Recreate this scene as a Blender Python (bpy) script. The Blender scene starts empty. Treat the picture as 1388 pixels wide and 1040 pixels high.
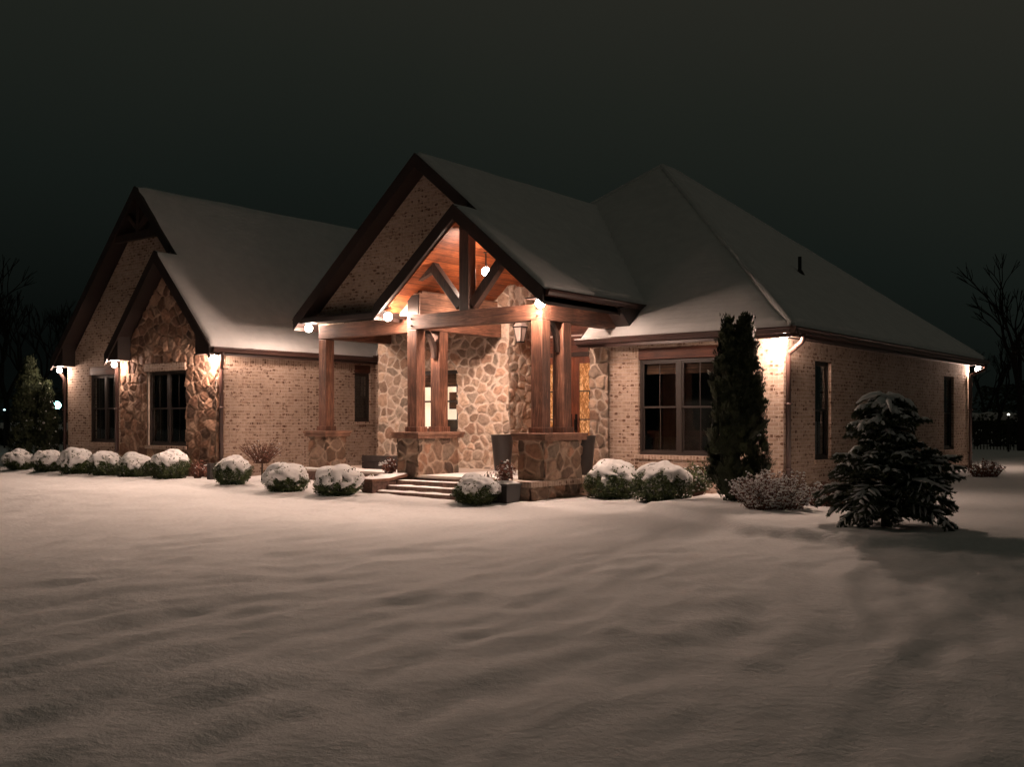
import bpy, bmesh, math, random
import numpy as np
from mathutils import Vector, Matrix, noise

S = bpy.context.scene
C = S.collection

# ------------------------------------------------------------------ camera, world, light, exposure
CAMZ = 1.6
cam_d = bpy.data.cameras.new("camera")
cam = bpy.data.objects.new("camera", cam_d)
C.objects.link(cam)
cam.location = (0, 0, CAMZ)
YAW = math.atan2(0.621, 0.784)
cam.rotation_euler = (math.radians(90), 0, YAW)
cam_d.sensor_width = 36
cam_d.lens = 36 * 1382 / 1388
cam_d.shift_y = 0.036
cam_d.clip_end = 2000
S.camera = cam

FW = (-0.621, 0.784)
RT = (0.784, 0.621)

def at(px, D):
    """ground-plan point seen at photo column px, at depth D in metres"""
    t = (px - 694) / 1382.0
    return (D * (FW[0] + RT[0] * t), D * (FW[1] + RT[1] * t))

W = bpy.data.worlds.new("World")
S.world = W
W.use_nodes = True
nt = W.node_tree
nt.nodes.clear()
wo = nt.nodes.new("ShaderNodeOutputWorld")
bg = nt.nodes.new("ShaderNodeBackground")
tc = nt.nodes.new("ShaderNodeTexCoord")
sep = nt.nodes.new("ShaderNodeSeparateXYZ")
nt.links.new(tc.outputs["Generated"], sep.inputs[0])
rmp = nt.nodes.new("ShaderNodeValToRGB")
e = rmp.color_ramp.elements
e[0].position = 0.0; e[0].color = (0.0020, 0.0028, 0.0025, 1)
e[1].position = 1.0; e[1].color = (0.0235, 0.0225, 0.0170, 1)
m = e.new(0.16); m.color = (0.0075, 0.0102, 0.0085, 1)
m = e.new(0.28); m.color = (0.0130, 0.0152, 0.0120, 1)
m = e.new(0.42); m.color = (0.0215, 0.0212, 0.0165, 1)
wn = nt.nodes.new("ShaderNodeTexNoise"); wn.inputs["Scale"].default_value = 1.6; wn.inputs["Detail"].default_value = 3
nt.links.new(tc.outputs["Generated"], wn.inputs["Vector"])
ma = nt.nodes.new("ShaderNodeMath"); ma.operation = 'MULTIPLY_ADD'
nt.links.new(wn.outputs["Fac"], ma.inputs[0]); ma.inputs[1].default_value = 0.14
nt.links.new(sep.outputs["Z"], ma.inputs[2])
mb_ = nt.nodes.new("ShaderNodeMath"); mb_.operation = 'MULTIPLY_ADD'      # sky made brighter towards +x
nt.links.new(sep.outputs["X"], mb_.inputs[0]); mb_.inputs[1].default_value = 0.17
nt.links.new(ma.outputs[0], mb_.inputs[2])
nt.links.new(mb_.outputs[0], rmp.inputs[0])
nt.links.new(rmp.outputs[0], bg.inputs[0])
bg.inputs[1].default_value = 1.0
nt.links.new(bg.outputs[0], wo.inputs[0])

S.view_settings.view_transform = 'Standard'
S.view_settings.look = 'None'
S.view_settings.exposure = 0.0
S.view_settings.gamma = 1
S.render.resolution_x = 1024
S.render.resolution_y = 768

# very weak, very soft fill sun, added to lift the right-facing roof slopes
sun_d = bpy.data.lights.new("fill_sun", 'SUN'); sun_d.energy = 0.014; sun_d.angle = math.radians(40); sun_d.color = (1.0, 0.93, 0.80)
sun = bpy.data.objects.new("fill_sun", sun_d); C.objects.link(sun)
sun.rotation_euler = Vector((1.0, 0.25, 0.50)).to_track_quat('Z', 'Y').to_euler()
LAMP_W = 2150.0
LAMP_COL = (1.0, 0.685, 0.53)

# ------------------------------------------------------------------ helpers
class MB:
    def __init__(s):
        s.v = []; s.f = []
    def add(s, vs, fs):
        o = len(s.v)
        s.v.extend([tuple(p) for p in vs])
        s.f.extend([tuple(i + o for i in f) for f in fs])
        return s
    def box(s, x0, x1, y0, y1, z0, z1):
        if x0 > x1: x0, x1 = x1, x0
        if y0 > y1: y0, y1 = y1, y0
        v = [(x0,y0,z0),(x1,y0,z0),(x1,y1,z0),(x0,y1,z0),(x0,y0,z1),(x1,y0,z1),(x1,y1,z1),(x0,y1,z1)]
        return s.add(v, [(0,3,2,1),(4,5,6,7),(0,1,5,4),(1,2,6,5),(2,3,7,6),(3,0,4,7)])
    def bar(s, a, b, w, h, up=(0,0,1)):
        a = Vector(a); b = Vector(b); d = (b - a).normalized()
        upv = Vector(up)
        if abs(d.dot(upv)) > 0.99: upv = Vector((0,1,0))
        r = d.cross(upv).normalized(); u = r.cross(d).normalized()
        vs = []
        for p in (a, b):
            for (i, j) in ((-1,-1),(1,-1),(1,1),(-1,1)):
                vs.append(p + r * (i*w/2) + u * (j*h/2))
        return s.add(vs, [(0,1,2,3),(7,6,5,4),(0,4,5,1),(1,5,6,2),(2,6,7,3),(3,7,4,0)])
    def tube(s, pts, rad, n=8, cap=True):
        pts = [Vector(p) for p in pts]
        if not isinstance(rad, (list, tuple)): rad = [rad] * len(pts)
        o = len(s.v)
        prev = None
        for i, p in enumerate(pts):
            d = (pts[min(i+1, len(pts)-1)] - pts[max(i-1, 0)])
            if d.length < 1e-6: d = Vector((0,0,1))
            d.normalize()
            if prev is None:
                a = Vector((0,0,1)) if abs(d.z) < 0.9 else Vector((1,0,0))
                r = d.cross(a).normalized()
            else:
                r = (prev - d * prev.dot(d))
                r = r.normalized() if r.length > 1e-6 else d.orthogonal().normalized()
            prev = r
            u = d.cross(r)
            for k in range(n):
                an = 2*math.pi*k/n
                s.v.append(tuple(p + (r*math.cos(an) + u*math.sin(an)) * rad[i]))
        for i in range(len(pts)-1):
            for k in range(n):
                k2 = (k+1) % n
                s.f.append((o+i*n+k, o+i*n+k2, o+(i+1)*n+k2, o+(i+1)*n+k))
        if cap:
            s.f.append(tuple(o+k for k in range(n))[::-1])
            s.f.append(tuple(o+(len(pts)-1)*n+k for k in range(n)))
        return s
    def lathe(s, cx, cy, prof, n=24):
        o = len(s.v)
        for (r, z) in prof:
            for k in range(n):
                a = 2*math.pi*k/n
                s.v.append((cx + r*math.cos(a), cy + r*math.sin(a), z))
        for i in range(len(prof)-1):
            for k in range(n):
                k2 = (k+1) % n
                s.f.append((o+i*n+k, o+i*n+k2, o+(i+1)*n+k2, o+(i+1)*n+k))
        s.f.append(tuple(o+k for k in range(n))[::-1])
        s.f.append(tuple(o+(len(prof)-1)*n+k for k in range(n)))
        return s
    def slab(s, poly, off):
        """planar polygon given as 3D points, extruded by vector off"""
        n = len(poly); off = Vector(off)
        a = [Vector(p) for p in poly]; b = [p + off for p in a]
        fs = [tuple(range(n)), tuple(range(2*n-1, n-1, -1))]
        for i in range(n):
            j = (i+1) % n
            fs.append((i, i+n, j+n, j))
        return s.add(a + b, fs)
    def build(s, name, mat, parent=None, smooth=False, bevel=0.0):
        me = bpy.data.meshes.new(name)
        off = parent_loc(parent)
        me.from_pydata([(p[0]-off[0], p[1]-off[1], p[2]-off[2]) for p in s.v], [], s.f)
        bm = bmesh.new(); bm.from_mesh(me)
        bmesh.ops.recalc_face_normals(bm, faces=bm.faces)
        if bevel > 0:
            bmesh.ops.bevel(bm, geom=[ed for ed in bm.edges if len(ed.link_faces) == 2 and ed.calc_face_angle(0) > 0.6],
                            offset=bevel, segments=2, profile=0.6, affect='EDGES')
        bm.to_mesh(me); bm.free()
        me.materials.append(mat)
        if smooth:
            me.polygons.foreach_set("use_smooth", [True]*len(me.polygons))
        ob = bpy.data.objects.new(name, me)
        C.objects.link(ob)
        if parent is not None: ob.parent = parent
        return ob

def parent_loc(p):
    l = Vector((0,0,0))
    while p is not None:
        l = l + p.location; p = p.parent
    return l

def raw(name, verts, faces, mat, parent=None, smooth=False, col=None, local=False):
    me = bpy.data.meshes.new(name)
    verts = np.asarray(verts, dtype=float).reshape(-1, 3)
    if not local:
        verts = verts - np.array(parent_loc(parent))
    me.from_pydata(verts.tolist(), [], faces)
    if col is not None:
        at_ = me.color_attributes.new(name="stone_colour", type='FLOAT_COLOR', domain='POINT')
        c4 = np.ones((len(verts), 4)); c4[:, :3] = col
        at_.data.foreach_set("color", c4.ravel())
    me.materials.append(mat)
    if smooth: me.polygons.foreach_set("use_smooth", [True]*len(me.polygons))
    ob = bpy.data.objects.new(name, me); C.objects.link(ob)
    if parent is not None: ob.parent = parent
    return ob

def tag(o, label=None, cat=None, group=None, kind=None):
    if label: o['label'] = label
    if cat: o['category'] = cat
    if group: o['group'] = group
    if kind: o['kind'] = kind
    return o

def thing(name, label, cat, loc=(0,0,0), group=None):
    o = bpy.data.objects.new(name, None); C.objects.link(o)
    o.location = loc; o.empty_display_size = 0.3
    return tag(o, label, cat, group)

def copy_tree(o, parent=None):
    c = o.copy(); C.objects.link(c); c.parent = parent
    for ch in [x for x in bpy.data.objects if x.parent == o]:
        copy_tree(ch, c)
    return c

def sstep(a, b, x):
    t = np.clip((np.asarray(x, dtype=float) - a) / (b - a), 0, 1)
    return t*t*(3-2*t)

# ------------------------------------------------------------------ materials
def new_mat(name):
    m = bpy.data.materials.new(name); m.use_nodes = True
    n = m.node_tree.nodes; l = m.node_tree.links
    b = n["Principled BSDF"]
    return m, n, l, b

def N(n, kind, **kw):
    x = n.new(kind)
    for k, v in kw.items():
        if k in x.inputs: x.inputs[k].default_value = v
        else: setattr(x, k, v)
    return x

def ramp(n, stops):
    r = n.new("ShaderNodeValToRGB"); el = r.color_ramp.elements
    while len(el) < len(stops): el.new(0.5)
    for i, (p, c) in enumerate(stops):
        el[i].position = p; el[i].color = (*c, 1)
    return r

def simple(name, col, rough=0.7, var=0.25, scale=6, bump=0.15, bscale=40, metal=0.0, spec=0.5):
    m, n, l, b = new_mat(name)
    g = N(n, "ShaderNodeTexCoord")
    t = N(n, "ShaderNodeTexNoise", Scale=scale, Detail=5)
    l.new(g.outputs["Object"], t.inputs["Vector"])
    lo = tuple(c*(1-var) for c in col); hi = tuple(min(1, c*(1+var)) for c in col)
    r = ramp(n, [(0.3, lo), (0.7, hi)])
    l.new(t.outputs["Fac"], r.inputs[0]); l.new(r.outputs[0], b.inputs["Base Color"])
    t2 = N(n, "ShaderNodeTexNoise", Scale=bscale, Detail=3)
    l.new(g.outputs["Object"], t2.inputs["Vector"])
    bp = N(n, "ShaderNodeBump", Strength=bump, Distance=0.02)
    l.new(t2.outputs["Fac"], bp.inputs["Height"]); l.new(bp.outputs[0], b.inputs["Normal"])
    b.inputs["Roughness"].default_value = rough
    b.inputs["Metallic"].default_value = metal
    b.inputs["Specular IOR Level"].default_value = spec
    return m

def brick_mat(name, soldier=False):
    m, n, l, b = new_mat(name)
    g = N(n, "ShaderNodeNewGeometry")
    sp = N(n, "ShaderNodeSeparateXYZ"); l.new(g.outputs["Position"], sp.inputs[0])
    ad = N(n, "ShaderNodeMath", operation='ADD'); l.new(sp.outputs[0], ad.inputs[0]); l.new(sp.outputs[1], ad.inputs[1])
    cb = N(n, "ShaderNodeCombineXYZ")
    if soldier:
        l.new(sp.outputs[2], cb.inputs[0]); l.new(ad.outputs[0], cb.inputs[1])
    else:
        l.new(ad.outputs[0], cb.inputs[0]); l.new(sp.outputs[2], cb.inputs[1])
    wn = N(n, "ShaderNodeTexNoise", Scale=9.0, Detail=2); l.new(cb.outputs[0], wn.inputs["Vector"])
    ws = N(n, "ShaderNodeVectorMath", operation='SCALE'); ws.inputs[3].default_value = 0.008
    l.new(wn.outputs["Color"], ws.inputs[0])
    wa = N(n, "ShaderNodeVectorMath", operation='ADD'); l.new(cb.outputs[0], wa.inputs[0]); l.new(ws.outputs[0], wa.inputs[1])
    br = N(n, "ShaderNodeTexBrick")
    br.offset = 0.0 if soldier else 0.5
    br.inputs["Color1"].default_value = (0,0,0,1); br.inputs["Color2"].default_value = (1,1,1,1)
    br.inputs["Mortar"].default_value = (0.5,0.5,0.5,1)
    br.inputs["Scale"].default_value = 1.0
    br.inputs["Mortar Size"].default_value = 0.009
    br.inputs["Mortar Smooth"].default_value = 0.35
    br.inputs["Brick Width"].default_value = 0.215
    br.inputs["Row Height"].default_value = 0.078
    l.new(wa.outputs[0], br.inputs["Vector"])
    r = ramp(n, [(0.0, (0.37,0.275,0.215)), (0.3, (0.42,0.32,0.255)), (0.6, (0.455,0.35,0.285)), (0.85, (0.48,0.38,0.315)), (0.95, (0.39,0.285,0.225)), (1.0, (0.35,0.25,0.195))])
    l.new(br.outputs["Color"], r.inputs[0])
    # dark burnt spots scattered over the faces
    mpv = N(n, "ShaderNodeMapping"); mpv.inputs["Scale"].default_value = (9.5, 13.5, 1) if not soldier else (13.5, 9.5, 1)
    l.new(cb.outputs[0], mpv.inputs["Vector"])
    nz = N(n, "ShaderNodeTexNoise", Scale=1.0, Detail=4); nz.inputs["Roughness"].default_value = 0.6
    l.new(mpv.outputs[0], nz.inputs["Vector"])
    vo = N(n, "ShaderNodeTexVoronoi", Scale=1.0); l.new(mpv.outputs[0], vo.inputs["Vector"])
    sv_ = N(n, "ShaderNodeSeparateColor"); l.new(vo.outputs["Color"], sv_.inputs[0])
    th_ = N(n, "ShaderNodeMath", operation='MULTIPLY_ADD'); l.new(sv_.outputs[0], th_.inputs[0]); th_.inputs[1].default_value = -0.95; l.new(vo.outputs["Distance"], th_.inputs[2])
    rs_ = ramp(n, [(0.0, (0.40,0.31,0.27)), (0.14, (1,1,1))])
    th2 = N(n, "ShaderNodeMath", operation='ADD'); l.new(th_.outputs[0], th2.inputs[0]); th2.inputs[1].default_value = 0.42
    l.new(th2.outputs[0], rs_.inputs[0])
    rz = ramp(n, [(0.36, (0.74,0.70,0.67)), (0.5, (0.96,0.96,0.96)), (0.7, (1.10,1.08,1.06))])
    l.new(nz.outputs["Fac"], rz.inputs[0])
    mx0 = N(n, "ShaderNodeMix", data_type='RGBA', blend_type='MULTIPLY'); mx0.inputs[0].default_value = 1.0
    l.new(r.outputs[0], mx0.inputs[6]); l.new(rz.outputs[0], mx0.inputs[7])
    mx = N(n, "ShaderNodeMix", data_type='RGBA', blend_type='MULTIPLY'); mx.inputs[0].default_value = 1.0
    l.new(mx0.outputs[2], mx.inputs[6]); l.new(rs_.outputs[0], mx.inputs[7])
    mm = N(n, "ShaderNodeMix", data_type='RGBA')
    l.new(br.outputs["Fac"], mm.inputs[0]); l.new(mx.outputs[2], mm.inputs[6]); mm.inputs[7].default_value = (0.52,0.42,0.36,1)
    # broad weathering
    nb = N(n, "ShaderNodeTexNoise", Scale=0.9, Detail=4); l.new(g.outputs["Position"], nb.inputs["Vector"])
    rb = ramp(n, [(0.3, (0.82,0.80,0.78)), (0.7, (1.06,1.05,1.04))]); l.new(nb.outputs["Fac"], rb.inputs[0])
    mw = N(n, "ShaderNodeMix", data_type='RGBA', blend_type='MULTIPLY'); mw.inputs[0].default_value = 1.0
    l.new(mm.outputs[2], mw.inputs[6]); l.new(rb.outputs[0], mw.inputs[7])
    l.new(mw.outputs[2], b.inputs["Base Color"])
    b.inputs["Roughness"].default_value = 0.9
    b.inputs["Specular IOR Level"].default_value = 0.2
    hs = N(n, "ShaderNodeMath", operation='MULTIPLY_ADD'); l.new(br.outputs["Fac"], hs.inputs[0]); hs.inputs[1].default_value = -1.0
    l.new(nz.outputs["Fac"], hs.inputs[2])
    ha = N(n, "ShaderNodeMath", operation='MULTIPLY_ADD'); l.new(br.outputs["Color"], ha.inputs[0]); ha.inputs[1].default_value = 0.6
    l.new(hs.outputs[0], ha.inputs[2])
    bp = N(n, "ShaderNodeBump", Strength=0.9, Distance=0.012)
    l.new(ha.outputs[0], bp.inputs["Height"]); l.new(bp.outputs[0], b.inputs["Normal"])
    return m

def wood_mat(name, dark, mid, light, grain_axis='Z', plank=0.0, rough=0.6, across='Z', knots=False):
    """grain stretched along one axis; plank > 0 adds board joints across another axis"""
    m, n, l, b = new_mat(name)
    g = N(n, "ShaderNodeNewGeometry")
    mp = N(n, "ShaderNodeMapping")
    sc = {'X': (1.0, 14, 14), 'Y': (14, 1.0, 14), 'Z': (14, 14, 1.0)}[grain_axis]
    mp.inputs["Scale"].default_value = sc
    l.new(g.outputs["Position"], mp.inputs["Vector"])
    t = N(n, "ShaderNodeTexNoise", Scale=1.4, Detail=7, Distortion=1.6); t.inputs["Roughness"].default_value = 0.65
    l.new(mp.outputs[0], t.inputs["Vector"])
    r = ramp(n, [(0.30, dark), (0.5, mid), (0.68, light)])
    l.new(t.outputs["Fac"], r.inputs[0])
    out = r.outputs[0]
    big = N(n, "ShaderNodeTexNoise", Scale=1.7, Detail=4); l.new(g.outputs["Position"], big.inputs["Vector"])
    rb = ramp(n, [(0.38, (0.48,0.45,0.43)), (0.60, (1.15,1.12,1.08))]); l.new(big.outputs["Fac"], rb.inputs[0])
    mx = N(n, "ShaderNodeMix", data_type='RGBA', blend_type='MULTIPLY'); mx.inputs[0].default_value = 0.8
    l.new(out, mx.inputs[6]); l.new(rb.outputs[0], mx.inputs[7]); out = mx.outputs[2]
    hgt = t.outputs["Fac"]
    if plank > 0:
        sp = N(n, "ShaderNodeSeparateXYZ"); l.new(g.outputs["Position"], sp.inputs[0])
        dv = N(n, "ShaderNodeMath", operation='DIVIDE'); l.new(sp.outputs['XYZ'.index(across)], dv.inputs[0]); dv.inputs[1].default_value = plank
        fr = N(n, "ShaderNodeMath", operation='FRACT'); l.new(dv.outputs[0], fr.inputs[0])
        fl = N(n, "ShaderNodeMath", operation='FLOOR'); l.new(dv.outputs[0], fl.inputs[0])
        wn_ = N(n, "ShaderNodeTexWhiteNoise", noise_dimensions='1D'); l.new(fl.outputs[0], wn_.inputs["W"])
        pr = ramp(n, [(0, (0.55,0.50,0.47)), (1, (1.25,1.22,1.2))]); l.new(wn_.outputs["Value"], pr.inputs[0])
        m3 = N(n, "ShaderNodeMix", data_type='RGBA', blend_type='MULTIPLY'); m3.inputs[0].default_value = 1.0
        l.new(out, m3.inputs[6]); l.new(pr.outputs[0], m3.inputs[7])
        gr = ramp(n, [(0.0, (0.05,0.04,0.04)), (0.11, (0.9,0.9,0.9)), (0.2, (1,1,1))]); l.new(fr.outputs[0], gr.inputs[0])
        m4 = N(n, "ShaderNodeMix", data_type='RGBA', blend_type='MULTIPLY'); m4.inputs[0].default_value = 1.0
        l.new(m3.outputs[2], m4.inputs[6]); l.new(gr.outputs[0], m4.inputs[7]); out = m4.outputs[2]
    if knots:
        mk = N(n, "ShaderNodeMapping")
        mk.inputs["Scale"].default_value = {'X': (1.0,2.6,2.6), 'Y': (2.6,1.0,2.6), 'Z': (2.6,2.6,1.0)}[grain_axis]
        l.new(g.outputs["Position"], mk.inputs["Vector"])
        vk = N(n, "ShaderNodeTexVoronoi", Scale=1.6); l.new(mk.outputs[0], vk.inputs["Vector"])
        kr = ramp(n, [(0.08, (0.15,0.09,0.07)), (0.15, (0.75,0.7,0.65)), (0.2, (1,1,1))]); l.new(vk.outputs["Distance"], kr.inputs[0])
        m5 = N(n, "ShaderNodeMix", data_type='RGBA', blend_type='MULTIPLY'); m5.inputs[0].default_value = 1.0
        l.new(out, m5.inputs[6]); l.new(kr.outputs[0], m5.inputs[7]); out = m5.outputs[2]
    l.new(out, b.inputs["Base Color"])
    b.inputs["Roughness"].default_value = rough
    bp = N(n, "ShaderNodeBump", Strength=0.5, Distance=0.01)
    l.new(hgt, bp.inputs["Height"]); l.new(bp.outputs[0], b.inputs["Normal"])
    return m

def stone_mat():
    m, n, l, b = new_mat("field_stone")
    a = N(n, "ShaderNodeVertexColor", layer_name="stone_colour")
    g = N(n, "ShaderNodeNewGeometry")
    t = N(n, "ShaderNodeTexNoise", Scale=11.0, Detail=7); t.inputs["Roughness"].default_value = 0.65
    l.new(g.outputs["Position"], t.inputs["Vector"])
    r = ramp(n, [(0.28, (0.5,0.45,0.42)), (0.5, (0.95,0.93,0.9)), (0.72, (1.25,1.2,1.15))]); l.new(t.outputs["Fac"], r.inputs[0])
    mx = N(n, "ShaderNodeMix", data_type='RGBA', blend_type='MULTIPLY'); mx.inputs[0].default_value = 0.85
    l.new(a.outputs["Color"], mx.inputs[6]); l.new(r.outputs[0], mx.inputs[7])
    l.new(mx.outputs[2], b.inputs["Base Color"])
    b.inputs["Roughness"].default_value = 0.88
    b.inputs["Specular IOR Level"].default_value = 0.25
    t2 = N(n, "ShaderNodeTexNoise", Scale=32.0, Detail=5); l.new(g.outputs["Position"], t2.inputs["Vector"])
    bp = N(n, "ShaderNodeBump", Strength=0.6, Distance=0.012)
    l.new(t2.outputs["Fac"], bp.inputs["Height"]); l.new(bp.outputs[0], b.inputs["Normal"])
    return m

def snow_mat(name, bump1=0.6, dist1=0.03, s1=7.0, s2=55.0, courses=False, sparkle=False):
    m, n, l, b = new_mat(name)
    g = N(n, "ShaderNodeNewGeometry")
    t = N(n, "ShaderNodeTexNoise", Scale=s1, Detail=6); t.inputs["Roughness"].default_value = 0.6
    l.new(g.outputs["Position"], t.inputs["Vector"])
    r = ramp(n, [(0.3, (0.74,0.745,0.75)), (0.7, (0.84,0.84,0.84))]); l.new(t.outputs["Fac"], r.inputs[0])
    l.new(r.outputs[0], b.inputs["Base Color"])
    b.inputs["Roughness"].default_value = 0.75
    b.inputs["Specular IOR Level"].default_value = 0.15
    b1 = N(n, "ShaderNodeBump", Strength=bump1, Distance=dist1); l.new(t.outputs["Fac"], b1.inputs["Height"])
    t2 = N(n, "ShaderNodeTexNoise", Scale=s2, Detail=4); l.new(g.outputs["Position"], t2.inputs["Vector"])
    b2 = N(n, "ShaderNodeBump", Strength=0.5, Distance=0.006)
    l.new(t2.outputs["Fac"], b2.inputs["Height"]); l.new(b1.outputs[0], b2.inputs["Normal"])
    last = b2
    if courses:      # the shingle steps telegraph through thin snow
        sp = N(n, "ShaderNodeSeparateXYZ"); l.new(g.outputs["Position"], sp.inputs[0])
        nn = N(n, "ShaderNodeTexNoise", Scale=2.2, Detail=3); l.new(g.outputs["Position"], nn.inputs["Vector"])
        ad = N(n, "ShaderNodeMath", operation='MULTIPLY_ADD'); l.new(nn.outputs["Fac"], ad.inputs[0]); ad.inputs[1].default_value = 0.05
        l.new(sp.outputs[2], ad.inputs[2])
        dv = N(n, "ShaderNodeMath", operation='DIVIDE'); l.new(ad.outputs[0], dv.inputs[0]); dv.inputs[1].default_value = 0.105
        fr = N(n, "ShaderNodeMath", operation='FRACT'); l.new(dv.outputs[0], fr.inputs[0])
        b3 = N(n, "ShaderNodeBump", Strength=1.0, Distance=0.035)
        l.new(fr.outputs[0], b3.inputs["Height"]); l.new(b2.outputs[0], b3.inputs["Normal"]); last = b3
    l.new(last.outputs[0], b.inputs["Normal"])
    return m

def leaf_mat(name, lo, hi, rough=0.55, scale=9.0):
    m, n, l, b = new_mat(name)
    g = N(n, "ShaderNodeNewGeometry")
    t = N(n, "ShaderNodeTexNoise", Scale=scale, Detail=3); l.new(g.outputs["Position"], t.inputs["Vector"])
    r = ramp(n, [(0.3, lo), (0.7, hi)]); l.new(t.outputs["Fac"], r.inputs[0])
    l.new(r.outputs[0], b.inputs["Base Color"])
    b.inputs["Roughness"].default_value = rough
    b.inputs["Specular IOR Level"].default_value = 0.35
    return m

def emit_mat(name, col, strength):
    m, n, l, b = new_mat(name)
    b.inputs["Base Color"].default_value = (*col, 1)
    b.inputs["Emission Color"].default_value = (*col, 1)
    b.inputs["Emission Strength"].default_value = strength
    return m

def glass_mat(name, tint=(0.86,0.90,0.90), refl=0.25, rough=0.03):
    m, n, l, b = new_mat(name)
    n.remove(b)
    o = n["Material Output"]
    gl = N(n, "ShaderNodeBsdfGlossy", Roughness=rough); gl.inputs["Color"].default_value = (0.9,0.92,0.95,1)
    tr = N(n, "ShaderNodeBsdfTransparent"); tr.inputs["Color"].default_value = (*tint, 1)
    lw = N(n, "ShaderNodeLayerWeight", Blend=0.5)
    pw_ = N(n, "ShaderNodeMath", operation='POWER'); l.new(lw.outputs["Facing"], pw_.inputs[0]); pw_.inputs[1].default_value = 4.0
    ml = N(n, "ShaderNodeMath", operation='MULTIPLY_ADD'); l.new(pw_.outputs[0], ml.inputs[0]); ml.inputs[1].default_value = 0.7
    ml.inputs[2].default_value = refl*0.2
    tx = N(n, "ShaderNodeTexCoord"); nz = N(n, "ShaderNodeTexNoise", Scale=1.8, Detail=1)
    l.new(tx.outputs["Object"], nz.inputs["Vector"])
    bp = N(n, "ShaderNodeBump", Strength=0.08, Distance=0.02); l.new(nz.outputs["Fac"], bp.inputs["Height"])
    l.new(bp.outputs[0], gl.inputs["Normal"])
    mx = N(n, "ShaderNodeMixShader"); l.new(ml.outputs[0], mx.inputs[0]); l.new(tr.outputs[0], mx.inputs[1]); l.new(gl.outputs[0], mx.inputs[2])
    l.new(mx.outputs[0], o.inputs[0])
    return m

M = {}
M['brick'] = brick_mat("speckled_brick")
M['soldier'] = brick_mat("soldier_brick", True)
M['stone'] = stone_mat()
M['mortar'] = simple("mortar", (0.42,0.34,0.28), 0.9)
M['cap'] = simple("cap_stone", (0.20,0.105,0.07), 0.85, 0.4, 5, 0.6, 25)
M['capedge'] = brick_mat("rowlock_brick", True)
M['trim'] = simple("dark_brown_trim", (0.022,0.013,0.011), 0.55, 0.25, 3, 0.1)
M['gutter'] = simple("brown_gutter", (0.060,0.031,0.026), 0.38, 0.15, 3, 0.05)
M['frame'] = simple("window_frame_brown", (0.028,0.021,0.018), 0.45, 0.15, 4, 0.05)
M['shingle'] = simple("dark_shingles", (0.040,0.035,0.032), 0.9, 0.4, 12, 0.5)
M['post'] = wood_mat("cedar_post", (0.040,0.018,0.012), (0.15,0.062,0.037), (0.33,0.165,0.105), 'Z')
M['beamx'] = wood_mat("cedar_beam_long", (0.045,0.020,0.013), (0.14,0.060,0.037), (0.26,0.13,0.083), 'X')
M['beamy'] = wood_mat("cedar_beam_deep", (0.045,0.020,0.013), (0.14,0.060,0.037), (0.26,0.13,0.083), 'Y')
M['darkbeam'] = wood_mat("dark_timber", (0.016,0.009,0.007), (0.036,0.019,0.014), (0.065,0.035,0.026), 'Z')
M['header'] = wood_mat("window_header", (0.07,0.022,0.014), (0.15,0.05,0.029), (0.22,0.08,0.046), 'X', 0.11, 0.6, 'Z')
M['headery'] = wood_mat("window_header_side", (0.07,0.022,0.014), (0.15,0.05,0.029), (0.22,0.08,0.046), 'Y', 0.11, 0.6, 'Z')
M['ceiling'] = wood_mat("pine_ceiling", (0.12,0.028,0.009), (0.29,0.080,0.025), (0.43,0.145,0.052), 'Y', 0.115, 0.5, 'Z', True)
M['kneewall'] = wood_mat("pale_cedar_boards", (0.12,0.058,0.037), (0.24,0.13,0.086), (0.34,0.20,0.14), 'Y', 0.135, 0.6, 'Z', True)
M['flatceil'] = wood_mat("porch_flat_ceiling", (0.10,0.04,0.02), (0.22,0.09,0.045), (0.3,0.13,0.07), 'Y', 0.12, 0.6, 'X')
M['door'] = wood_mat("door_mahogany", (0.09,0.025,0.012), (0.19,0.055,0.025), (0.27,0.085,0.04), 'Z')
M['snow'] = snow_mat("snow_ground", 0.55, 0.022, 13.0, 70.0)
M['snowroof'] = snow_mat("snow_roof", 0.25, 0.03, 3.0, 60.0, True)
M['snowcap'] = snow_mat("snow_clump", 0.5, 0.03, 9.0, 60.0)
M['box'] = leaf_mat("boxwood_leaf", (0.018,0.036,0.012), (0.085,0.115,0.032))
M['arb'] = leaf_mat("arborvitae_leaf", (0.010,0.019,0.008), (0.042,0.055,0.022), 0.7, 5.0)
M['needle'] = leaf_mat("spruce_needle", (0.022,0.040,0.022), (0.075,0.095,0.048), 0.6, 6.0)
M['bark'] = simple("bark", (0.016,0.012,0.010), 0.95, 0.4, 12, 0.8, 30)
M['twig'] = simple("twig", (0.13,0.065,0.045), 0.9, 0.3, 10, 0.3)
M['redleaf'] = leaf_mat("dried_red_leaf", (0.10,0.035,0.025), (0.30,0.13,0.09), 0.7)
M['tanleaf'] = leaf_mat("tan_grass_leaf", (0.13,0.10,0.05), (0.30,0.24,0.12), 0.7)
M['planter'] = simple("charcoal_planter", (0.035,0.031,0.030), 0.35, 0.2, 4, 0.08)
M['slat'] = simple("dark_slat_wood", (0.045,0.036,0.034), 0.6, 0.3, 8, 0.3)
M['floor'] = simple("porch_concrete", (0.46,0.39,0.34), 0.85, 0.15, 5, 0.3)
M['riser'] = simple("step_brick", (0.15,0.09,0.07), 0.9, 0.35, 14, 0.6)
M['metal'] = simple("black_metal", (0.02,0.018,0.017), 0.4, 0.1, 4, 0.05, 40, 0.6)
M['bulb'] = emit_mat("lit_bulb", (1.0,0.86,0.74), 60)
M['glass'] = glass_mat("window_glass")
M['lanternglass'] = simple("frosted_glass", (0.62,0.52,0.48), 0.3, 0.05, 3, 0.02)
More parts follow.
